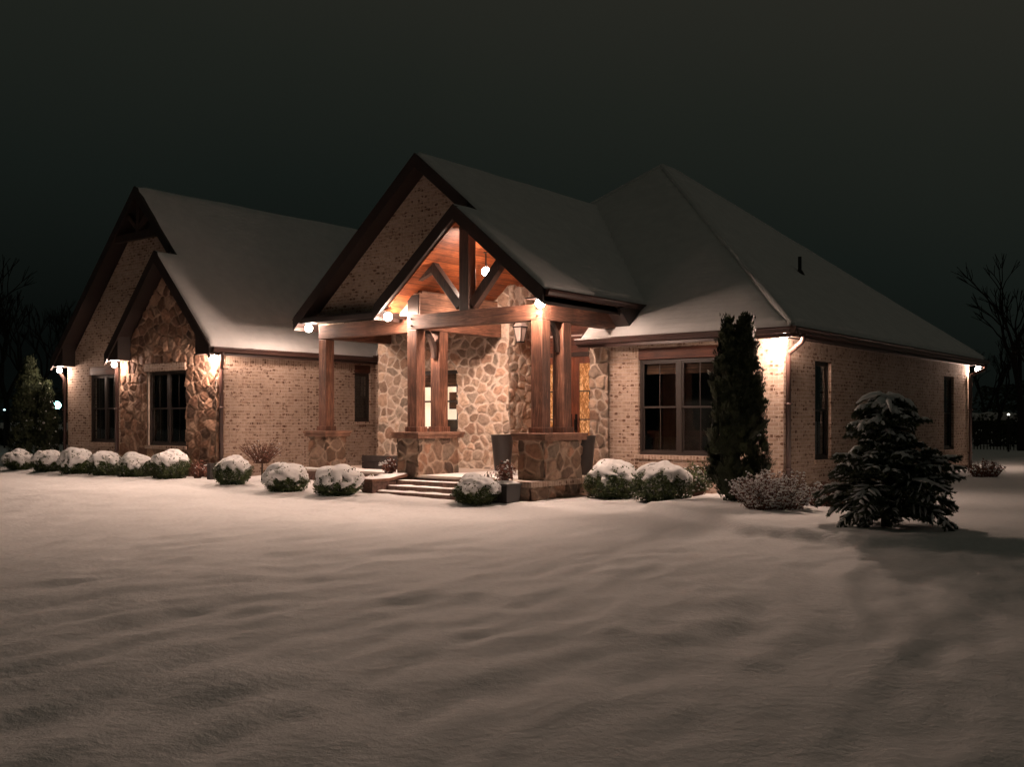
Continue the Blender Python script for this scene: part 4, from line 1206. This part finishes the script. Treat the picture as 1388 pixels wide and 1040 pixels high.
# ------------------------------------------------------------------ snowy round shrubs
def make_bush(seed):
    rs = random.Random(seed)
    t = bpy.data.objects.new("boxwood_shrub", None); C.objects.link(t); t.empty_display_size = 0.3
    tag(t, "x", "shrub", "round snow capped shrubs")
    R = 0.5
    def th(az):   # how low the snow hangs, per azimuth (z/R)
        return (-0.18, 0.05, -0.10, 0.12)[(seed-1) % 4] + 0.55*nz(math.cos(az)*1.3, math.sin(az)*1.3, seed*3.7) + 0.55*nz(math.cos(az)*3.6, math.sin(az)*3.6, seed*1.9) + 0.25*nz(math.cos(az)*8, math.sin(az)*8, seed*2.9)
    def rad(d):
        return R*(1 + 0.22*nz(d.x*1.3+seed, d.y*1.3, d.z*1.3) + 0.045*nz(d.x*4+seed, d.y*4, d.z*4))
    cz = 0.40
    vs = []; fs = []; nu, nv = 56, 36
    for j in range(nv+1):
        ph = math.pi*j/nv
        for i in range(nu):
            az = 2*math.pi*i/nu
            d = Vector((math.sin(ph)*math.cos(az), math.sin(ph)*math.sin(az), math.cos(ph)))
            k = float(sstep(-0.02, 0.12, d.z - th(az)))
            pit = max(0.0, nz(d.x*4.3+seed*5, d.y*4.3, d.z*4.3) - 0.30)*1.5     # holes where twigs poke out
            r = rad(d)*(0.74 + 0.33*k) + 0.03*k*nz(d.x*3+9, d.y*3, d.z*3+seed) - 0.30*pit*k
            vs.append((d.x*r, d.y*r, cz + d.z*r*0.82*(1 if d.z > 0 else 0.85)))
    for j in range(nv):
        for i in range(nu):
            i2 = (i+1) % nu
            fs.append((j*nu+i, (j+1)*nu+i, (j+1)*nu+i2, j*nu+i2))
    raw("snow_cap", vs, fs, M['snowcap'], t, True, local=True)
    def fn(r_):
        while True:
            d = Vector((r_.gauss(0,1), r_.gauss(0,1), r_.gauss(0,1))).normalized()
            if d.z > 0.75 and r_.random() < 0.9: continue
            az = math.atan2(d.y, d.x)
            if d.z > th(az)+0.08 and r_.random() < 0.78: continue
            break
        up = d.z > th(az)
        cl = 0.22*nz(d.x*6+seed, d.y*6, d.z*6)
        r = rad(d)*(r_.uniform(0.80, 1.02) + cl) + (0.02 if up else 0.03)
        return ((d.x*r, d.y*r, max(-0.02, cz + d.z*r*0.86)), d)
    lv, lf = leaf_cloud(rs, 5600, fn, 0.046)
    raw("foliage", lv, lf, M['box'], t, local=True)
    mb = MB()
    for k in range(7):
        a = k*0.9; mb.tube([(0.03*math.cos(a),0.03*math.sin(a),-0.05),(0.22*math.cos(a),0.22*math.sin(a),0.25)],[0.014,0.007],5)
    mb.build("stem", M['bark'], t)
    return t

bushes = [  # px, y (world), size, height factor, label, variant
    ("round snow topped shrub far left, first of the row under the left wing", (26,14.35), 0.80, 0.9, 0),
    ("snow topped shrub second in the left wing row, with a dark leafy front", (66,14.35), 0.86, 0.92, 1),
    ("snow topped shrub third in the left wing row, in front of the brick corner", (104,14.35), 0.90, 0.98, 4),
    ("snow topped shrub fourth in the left wing row, under the brick wall window", (143,14.35), 0.82, 0.96, 5),
    ("snow topped shrub under the stone wall between the two left wing windows", (183,14.4), 0.88, 0.88, 6),
    ("snow topped shrub under the stone gable window, showing green on its right", (231,14.5), 0.95, 0.92, 3),
    ("snow laden shrub leaning right, beside the downspout of the stone gable", (315,14.3), 0.80, 1.0, 3),
    ("dome of snow on a green shrub in front of the brick side wall", (387,14.2), 0.90, 0.86, 2),
    ("broad snow covered shrub left of the porch steps", (459,14.3), 0.98, 0.80, 4),
    ("small round snow covered shrub right of the porch steps", (645,14.75), 0.82, 0.84, 6),
    ("snow draped shrub directly right of the porch plinth", (831,17.2), 1.02, 0.92, 5),
    ("snow draped shrub under the large right window", (897,16.9), 1.08, 0.86, 3),
]
protos = [make_bush(s) for s in (1, 2, 3, 4, 5, 6, 7)]
usedp = set()
rb = random.Random(5)
for i, (lab, (px, yy), s, hf, var) in enumerate(bushes):
    t_ = (px-694)/1382.0; D = yy/(FW[1]+RT[1]*t_); x, y = at(px, D)
    o = protos[var] if var not in usedp else copy_tree(protos[var])
    usedp.add(var)
    o.location = (x, y, gz(x, y)-0.03); o.scale = (s, s, s*hf*1.0); o.rotation_euler = (0, 0, rb.uniform(0, 6.28))
    o['label'] = lab
# leafy shrub with less snow, between the window shrubs and the tall evergreen
x, y = at(945, 20.6)
t = thing("leafy_shrub", "small leafy shrub with patchy snow between the window shrub and the tall evergreen", "shrub", (x, y, gz(x,y)))
twiggy(t, (x, y, gz(x,y)), 0.72, 0.40, 150, M['twig'], M['box'], 44, 12, 0.055, 0.10)
# low yellowish shrubs against the walls
for px, D, h, sp, lab, seed, mt in (
        (840, 22.1, 0.80, 0.42, "yellow green shrub against the brick left of the large window", 51, 'tanleaf'),
        (205, 26.4, 0.62, 0.30, "thin yellowish plant below the left stone gable window edge", 52, 'tanleaf'),
        (243, 25.9, 0.66, 0.32, "grassy yellow plant below the right half of the stone gable window", 53, 'tanleaf'),
        (268, 25.3, 0.50, 0.30, "reddish twiggy plant at the right foot of the stone gable", 54, 'redleaf')):
    x, y = at(px, D)
    t = thing("bed_plant", lab, "plant", (x, y, gz(x,y)))
    twiggy(t, (x, y, gz(x,y)), h, sp, 60, M['twig'], M[mt], seed, 9, 0.05, 0.03)
# bare azalea in front of the recessed brick wall
x, y = at(355, 24.5)
t = thing("bare_shrub", "leafless reddish shrub on a single stem before the recessed brick wall", "shrub", (x, y, gz(x,y)))
g0 = gz(x, y)
mb = MB(); mb.tube([(x,y,g0-0.05),(x+0.01,y,g0+0.3),(x,y+0.01,g0+0.55)],[0.022,0.018,0.014],8); mb.build("trunk", M['bark'], t)
twiggy(t, (x, y, g0+0.42), 0.62, 0.62, 130, M['twig'], M['redleaf'], 61, 6, 0.035, 0.05)
# snow covered clump behind the broad shrub
x, y = at(497, 21.9)
t = thing("snowy_grass_clump", "low clump of grass buried in snow beside the step wall", "plant", (x, y, gz(x,y)))
twiggy(t, (x, y, gz(x,y)), 0.36, 0.34, 90, M['twig'], M['tanleaf'], 62, 8, 0.05, 0.75)
x, y = at(667, 19.7)
t = thing("snowy_grass_clump", "pale grassy plant dusted with snow behind the small round shrub", "plant", (x, y, gz(x,y)))
twiggy(t, (x, y, gz(x,y)), 0.62, 0.26, 60, M['twig'], M['tanleaf'], 63, 8, 0.045, 0.3)
# low twiggy shrubs with snow
x, y = at(1048, 16.9)
t = thing("twiggy_shrub", "wide low twiggy shrub full of snow tufts between evergreen and spruce", "shrub", (x, y, gz(x,y)))
twiggy(t, (x, y, gz(x,y)-0.02), 0.68, 0.76, 300, M['twig'], M['redleaf'], 71, 8, 0.045, 0.75)
x, y = at(1030, 18.4)
t = thing("twiggy_shrub", "small snowy twiggy shrub behind the wide low one, near the brick corner", "shrub", (x, y, gz(x,y)))
twiggy(t, (x, y, gz(x,y)-0.02), 0.62, 0.34, 120, M['twig'], M['redleaf'], 72, 8, 0.05, 0.4)
x, y = at(1335, 26.5)
t = thing("twiggy_shrub", "dark bare shrub on the snow at the far right end of the side wall", "shrub", (x, y, gz(x,y)))
twiggy(t, (x, y, gz(x,y)-0.02), 0.50, 0.52, 150, M['twig'], M['redleaf'], 73, 5, 0.05, 0.12)
x, y = at(1120, 17.6)
t = thing("twiggy_shrub", "reddish twiggy shrub behind the left branches of the spruce", "shrub", (x, y, gz(x,y)))
twiggy(t, (x, y, gz(x,y)-0.02), 0.45, 0.45, 140, M['twig'], M['redleaf'], 74, 6, 0.05, 0.15)
mb = MB(); x, y = at(286, 24.7)
mb.box(x-0.07, x+0.07, y-0.07, y+0.07, 0, 0.52); mb.box(x-0.075, x+0.075, y-0.075, y+0.075, 0.521, 0.56)
o = mb.build("edging_post", M['slat'], None, bevel=0.008); tag(o, "short dark post in the snow at the right corner of the stone gable", "post")

# ------------------------------------------------------------------ arborvitae columns
def arborvitae(loc, h, r, label, seed, n=15000, tips=1, grp="narrow arborvitae evergreens", snow=0.0):
    rs = random.Random(seed); x0, y0, z0 = loc
    t = thing("arborvitae", label, "evergreen", loc, grp)
    vs = []; fs = []; sn = MB()
    axes = [(0,0,1.0,1.0)]
    if tips == 2: axes = [(-0.13,-0.10,0.985,0.82), (0.11,0.085,1.0,0.82), (0,0,0.86,1.0), (0,0,0.9,1.0)]
    clumps = []
    for k in range(int(220*h)):
        ax, ay, hh, rr = rs.choice(axes)
        zf = rs.random()**0.85
        prof = (min(1, zf/0.10)**0.4)*(1-zf**2.0)**0.80
        a = rs.uniform(0, 6.283)
        R = r*rr*prof*(0.62+0.36*rs.random()**0.5)*(1+0.06*nz(a, zf*6, seed))
        clumps.append((ax*min(1, zf*1.6) + R*math.cos(a), ay*min(1, zf*1.6) + R*math.sin(a), 0.04+zf*h*hh, a))
    per = max(6, int(n/len(clumps)))
    for (cx, cy, cz, a) in clumps:
        fan = a + rs.uniform(-0.7, 0.7); lean = rs.uniform(0.1, 0.5)
        cs = rs.uniform(0.08, 0.17)
        for q in range(per):
            # vertical fan-like sprays
            s = rs.uniform(0.025, 0.055)
            up = rs.uniform(-0.5, 1.0)*cs; sd = rs.gauss(0, 0.4)*cs; dp = rs.gauss(0, 0.16)*cs
            ca, sa = math.cos(fan), math.sin(fan)
            p = Vector((cx + dp*ca - sd*sa + lean*up*ca, cy + dp*sa + sd*ca + lean*up*sa, cz + up))
            d = Vector((ca*lean + rs.uniform(-.4,.4), sa*lean + rs.uniform(-.4,.4), 1)).normalized()
            w = Vector((-sa, ca, rs.uniform(-.3,.3))).normalized()
            o = len(vs)
            vs += [tuple(p + Vector((x0,y0,z0))), tuple(p + w*s*0.38 + d*s*0.6 + Vector((x0,y0,z0))), tuple(p + d*s*1.7 + Vector((x0,y0,z0))), tuple(p - w*s*0.38 + d*s*0.6 + Vector((x0,y0,z0)))]
            fs.append((o, o+1, o+2, o+3))
        if rs.random() < snow:
            p = Vector((x0+cx, y0+cy, z0+cz+0.05)); w = rs.uniform(0.03, 0.07)
            sn.tube([p+Vector((-w,0,-0.02)), p, p+Vector((w*0.8,0,-0.015))], [w*0.3, w*0.6, w*0.3], 6)
    raw("foliage", vs, fs, M['arb'], t)
    if sn.v: sn.build("snow_tufts", M['snowcap'], t, True)
    mb = MB(); mb.tube([(x0,y0,z0-0.1),(x0,y0,z0+h*0.8)],[0.06,0.02],8); mb.build("trunk", M['bark'], t)
    # inner dark body so that the column is dense
    return t
x, y = at(1000, 18.6)
arborvitae((x, y, gz(x,y)), 3.24, 0.56, "tall dark column evergreen with two tips in front of the right wing", 5, 62000, 2, snow=0.02)
x, y = at(40, 31.5)
arborvitae((x, y, gz(x,y)), 3.25, 0.62, "tallest dark column evergreen beyond the left corner of the house", 6, 16000, 1, snow=0.02)
x, y = at(64, 31.2)
arborvitae((x, y, gz(x,y)), 2.45, 0.36, "shorter evergreen with snow specks beside the left house corner", 7, 9000, 1, snow=0.16)

# ------------------------------------------------------------------ snow laden spruce
def spruce(loc, h, r, label, seed):
    rs = random.Random(seed); x0, y0, z0 = loc; O = Vector(loc)
    t = thing("spruce_tree", label, "tree", loc)
    tr = MB(); tr.tube([O + Vector((0,0,-0.1)), O + Vector((0.02,0,h*0.35)), O + Vector((-0.02,0.02,h*0.7)), O + Vector((0.03,0,h*0.93))], [0.065,0.052,0.032,0.015], 10)
    br = MB(); nv = []; nf = []; sn = MB()
    def needles(a, b, nn, ln, wid=0.011):
        d = (b-a); L = d.length
        if L < 1e-4: return
        d.normalize(); r0 = d.orthogonal().normalized(); u0 = d.cross(r0)
        for i in range(nn):
            p = a.lerp(b, rs.random()); an = rs.uniform(0, 6.283)
            s = (r0*math.cos(an)+u0*math.sin(an))
            q = (s*0.75 + d*0.65).normalized(); w = q.cross(s).normalized() if q.cross(s).length > 1e-4 else r0
            l_ = ln*rs.uniform(0.7, 1.2)
            o = len(nv)
            nv.extend([tuple(p - w*wid*0.5), tuple(p + w*wid*0.5), tuple(p + q*l_)])
            nf.append((o, o+1, o+2))
    nb = 120
    for k in range(nb):
        f = (k+0.5)/nb                       # 0 bottom .. 1 top
        zf = 0.06 + 0.88*f**1.0
        az = k*2.39996 + rs.uniform(-.5,.5)
        env = r*float(np.interp(zf, (0.05,0.12,0.20,0.32,0.46,0.60,0.72,0.88,0.95), (0.60,0.80,1.0,0.98,0.68,0.42,0.46,0.42,0.30)))
        L = env*rs.uniform(0.62, 1.12)*(1 + 0.07*(math.cos(az)*RT[0] + math.sin(az)*RT[1]))
        base = O + Vector((0,0,zf*h))
        droop = 0.02 + 0.30*(f > 0.80) + 0.16*(f < 0.14) + rs.uniform(-0.20,0.22)
        pts = []
        for i in range(7):
            s = i/6
            up = 0.16*L*math.sin(s*2.2) - droop*L*s*s
            pts.append(base + Vector((math.cos(az)*L*s, math.sin(az)*L*s, up)))
        br.tube(pts, [0.016*(1-0.8*i/6)*(1.3-f) for i in range(7)], 5, False)
        side = Vector((-math.sin(az), math.cos(az), 0))
        for i in range(1, 7):
            needles(pts[i-1], pts[i], int(60*L/0.6)+12, 0.045, 0.016)
        # side sprays
        ns = int(7 + 9*L)
        for j in range(ns):
            s = 0.22 + 0.78*(j+rs.random()*0.6)/ns
            i = min(5, int(s*6)); p = pts[i].lerp(pts[i+1], s*6-i)
            sg = 1 if j % 2 else -1
            l2 = L*0.40*(1.12-s)*rs.uniform(0.7,1.2) + 0.06
            fwd = (pts[i+1]-pts[i]).normalized()
            q = p + side*sg*l2*0.75 + fwd*l2*0.62 + Vector((0,0,-l2*rs.uniform(-0.15,0.40)))
            br.tube([p, q], [0.005, 0.003], 4, False)
            needles(p, q, int(85*l2/0.25)+20, 0.042, 0.016)
            if rs.random() < 0.62:
                m1 = p.lerp(q, 0.5); q3 = m1 + fwd*l2*0.4 + Vector((rs.uniform(-.03,.03), rs.uniform(-.03,.03), -l2*0.35))
                needles(m1, q3, 46, 0.04, 0.016)
            # snow on the spray
            pr = 0.8
            if rs.random() < pr:
                w = rs.uniform(0.007, 0.020)*(1+0.5*f)
                a1 = p.lerp(q, 0.15) + Vector((0,0,0.022)); a2 = p.lerp(q, 0.55) + Vector((0,0,0.028)); a3 = p.lerp(q, 0.95) + Vector((0,0,0.010))
                sn.tube([a1, a2, a3], [w*0.8, w*1.05, w*0.35], 7)
        if rs.random() < 0.22 + 0.78*f*f:
            w0 = rs.uniform(0.012, 0.026) + 0.018*f
            sp = [pts[i] + Vector((0,0,0.028 + 0.008*nz(i*1.3, k))) for i in range(2 if f < 0.6 else 0, 7)]
            sn.tube(sp, [w0*(0.6+0.5*math.sin(i*1.2+k))*(1 if i < len(sp)-1 else 0.4)+0.008 for i in range(len(sp))], 8)
    # heavy drooping cap
    for k in range(12):
        az = k*0.56 + rs.uniform(-.35,.35); L = rs.uniform(0.16, 0.46); top = O + Vector((0.02,0,h*rs.uniform(0.90,0.965))); rs_d = rs.uniform(0.10,0.26)
        pts = [top + Vector((math.cos(az)*L*s, math.sin(az)*L*s, 0.05*math.sin(s*2.5) - rs_d*L/0.4*s**2.2)) for s in (0,0.25,0.5,0.75,1.0)]
        br.tube(pts, [0.01,0.009,0.007,0.005,0.003], 5, False)
        for i in range(4): needles(pts[i], pts[i+1], 46, 0.04)
        if rs.random() < 0.75:
            q_ = rs.uniform(0.7,1.1); sn.tube([p + Vector((0,0,0.03)) for p in pts], [0.035*q_,0.05*q_,0.042*q_,0.028*q_,0.008], 9)
    tr.build("trunk", M['bark'], t, True); br.build("branches", M['bark'], t)
    raw("needles", nv, nf, M['needle'], t)
    # lumpy snow
    so = sn.build("snow_load", M['snowcap'], t, True)
    me = so.data
    off = np.array(loc)
    for v in me.vertices:
        p = v.co
        nn_ = Vector((nz(p.x*14, p.y*14, p.z*14), nz(p.x*14+5, p.y*14, p.z*14), nz(p.x*14, p.y*14+9, p.z*14)))
        v.co = p + nn_*0.014
    return t
x, y = at(1200, 14.1)
spruce((x, y, gz(x,y)-0.02), 1.88, 1.08, "bushy young spruce bent under snow at the right of the lawn", 9)

# ------------------------------------------------------------------ far surroundings
def bare_tree(loc, h, seed, label, spread=0.5, levels=5, grp="bare trees behind the house on the right"):
    rs = random.Random(seed)
    t = thing("bare_tree", label, "tree", loc, grp)
    tr = MB(); cr = MB()
    def grow(p, d, L, r, lv):
        q = p + d*L
        mid = p.lerp(q, 0.5) + Vector((rs.uniform(-1,1), rs.uniform(-1,1), 0))*L*0.06
        (tr if lv == levels else cr).tube([p, mid, q], [r, r*0.86, r*0.70], 6 if lv > 2 else 3, False)
        if lv == 0: return
        n = rs.choice((2,3,3)) if lv > 1 else 4
        for i in range(n):
            ax = Vector((rs.gauss(0,1), rs.gauss(0,1), rs.gauss(0,0.3))).normalized()
            nd = (d + ax*spread*rs.uniform(0.6,1.3) + Vector((0,0,0.12))).normalized()
            grow(q, nd, L*rs.uniform(0.62,0.85), r*0.62, lv-1)
    grow(Vector(loc) - Vector((0,0,0.2)), Vector((rs.uniform(-.06,.06), rs.uniform(-.06,.06), 1)).normalized(), h*0.27, h*0.020, levels)
    tr.build("trunk", M['bark'], t); cr.build("crown", M['bark'], t)
for (px, D, h, sd, lab) in (
        (1385, 52, 12.0, 1, "largest bare tree at the right edge, filling the sky there"),
        (1352, 60, 8.5, 2, "bare tree left of the largest one, above the dark hedge"),
        (1310, 66, 8.2, 3, "bare tree just right of the roof end, with forked limbs"),
        (1272, 70, 7.8, 4, "thin bare tree whose top shows above the falling roof edge"),
        (1400, 44, 8.0, 8, "bare tree partly out of frame in front of the largest one"),
        (1335, 75, 9.0, 9, "faint tall bare tree farthest back on the right")):
    x, y = at(px, D); bare_tree((x, y, gz(x,y)), h*0.9, sd, lab)
for (px, D, h, sd, lab) in (
        (8, 58, 10.5, 11, "bare tree in the dark at the far left edge"),
        (48, 64, 9.5, 12, "bare tree in the dark behind the left evergreens"),
        (-30, 50, 11.0, 13, "bare tree mostly outside the left edge of the view"),
        (100, 75, 11.0, 14, "bare tree far behind the left wing roof")):
    x, y = at(px, D); bare_tree((x, y, 0.1), h, sd, lab, grp="bare trees in the dark on the left")

def hedge(name, label, cat, px0, D0, px1, D1, h, w, seed, n, snow=True, lumps=1.0):
    rs = random.Random(seed); a = Vector((*at(px0, D0), 0)); b = Vector((*at(px1, D1), 0)); L = (b-a).length
    t = thing(name, label, cat, tuple(a.lerp(b, .5)))
    d = (b-a).normalized(); s = Vector((-d.y, d.x, 0))
    def top(u): return h*(0.82 + 0.22*nz(u*L*0.35*lumps, seed) + 0.08*nz(u*L*1.4, seed))
    def fn(r_):
        u = r_.random(); an = r_.uniform(0, math.pi); rr = r_.uniform(0.85, 1.0)
        z = top(u)*abs(math.sin(an))**0.6*rr; q = a.lerp(b, u) + s*math.cos(an)*w*0.5*rr
        return ((q.x, q.y, z), (s.x*math.cos(an), s.y*math.cos(an), math.sin(an)))
    v, f = leaf_cloud(rs, n, fn, 0.30); raw("foliage", v, f, M['hedge'], t)
    if snow:
        vs = []; fs = []; m_ = int(L/0.5); cs = 6
        for i in range(m_+1):
            u = i/m_; c = a.lerp(b, u); z = top(u)
            for k in range(cs+1):
                an = math.pi*(0.22+0.56*k/cs)
                q = c + s*math.cos(an)*w*0.42; zz = z*math.sin(an)**0.6 + 0.04
                vs.append((q.x, q.y, zz + 0.05*nz(q.x*2, q.y*2, seed)))
        fs = [(i*(cs+1)+k, i*(cs+1)+k+1, (i+1)*(cs+1)+k+1, (i+1)*(cs+1)+k) for i in range(m_) for k in range(cs)]
        raw("snow_top", vs, fs, M['snowcap'], t, True)
    return t
hedge("hedge", "dark hedge dusted with snow beyond the right end of the house", "hedge", 1305, 62, 1440, 58, 2.4, 1.6, 3, 2600)
hedge("hedge", "tall dark row of evergreens at the far right edge", "hedge", 1330, 84, 1480, 76, 5.4, 3.0, 4, 3000, False, 0.6)
hedge("hedge", "dark hedge with snow along its top at the far left", "hedge", -90, 56, 95, 62, 1.55, 1.6, 5, 2600)
hedge("hedge", "tall dark trees closing the view behind the left evergreens", "hedge", -140, 84, 150, 92, 5.0, 3.0, 6, 3000, False, 0.6)

# picket fence on the right, in front of the hedge
a = Vector((*at(1316, 55), 0)); b = Vector((*at(1450, 52), 0)); L = (b-a).length; d = (b-a).normalized()
t = thing("picket_fence", "dark picket fence across the snow at the right edge", "fence", tuple(a.lerp(b, 0.5)))
mb = MB(); n = int(L/0.16)
for i in range(n):
    p = a.lerp(b, i/n); mb.bar(p, p + Vector((0,0,1.45+0.04*(i % 2))), 0.05, 0.03)
mb.build("pickets", M['fence'], t)
mb = MB()
for z in (0.35, 1.15): mb.bar(a + Vector((0,0,z)), b + Vector((0,0,z)), 0.05, 0.08)
mb.build("rail", M['fence'], t)

# distant lamps
def yard_lamp(px, D, z, r, col, st, label, power):
    x, y = at(px, D)
    t = thing("yard_lamp", label, "lamp", (x, y, 0), "distant lamps in the dark")
    mb = MB(); mb.tube([(x,y,-0.1),(x,y,z-r)], 0.05, 8); mb.tube([(x,y,z-r),(x,y,z-r+0.04)], [r*0.8, r*0.8], 10); mb.build("pole", M['metal'], t)
    m_ = emit_mat("distant_lamp_glass", col, st)
    mb = MB(); mb.lathe(x, y, [(r*0.4,z-r*0.9),(r*0.9,z-r*0.4),(r,z),(r*0.8,z+r*0.5),(r*0.3,z+r*0.9)], 14); mb.build("lamp_globe", m_, t, True)
    mb = MB(); mb.tube([(x,y,z+r*0.9),(x,y,z+r*1.3)], [r*0.7, r*0.2], 10); mb.build("lamp_cap", M['metal'], t)
yard_lamp(77, 46, 2.28, 0.19, (0.45,1.0,0.92), 9.0, "bright teal lamp glowing between the evergreens and the left house corner", 0)
yard_lamp(6, 54, 2.15, 0.06, (0.6,0.95,1.0), 2.5, "tiny bluish lamp at the far left edge", 0)
yard_lamp(1367, 50, 1.88, 0.06, (1.0,0.95,0.8), 5.0, "small white lamp above the picket fence at the far right", 0)
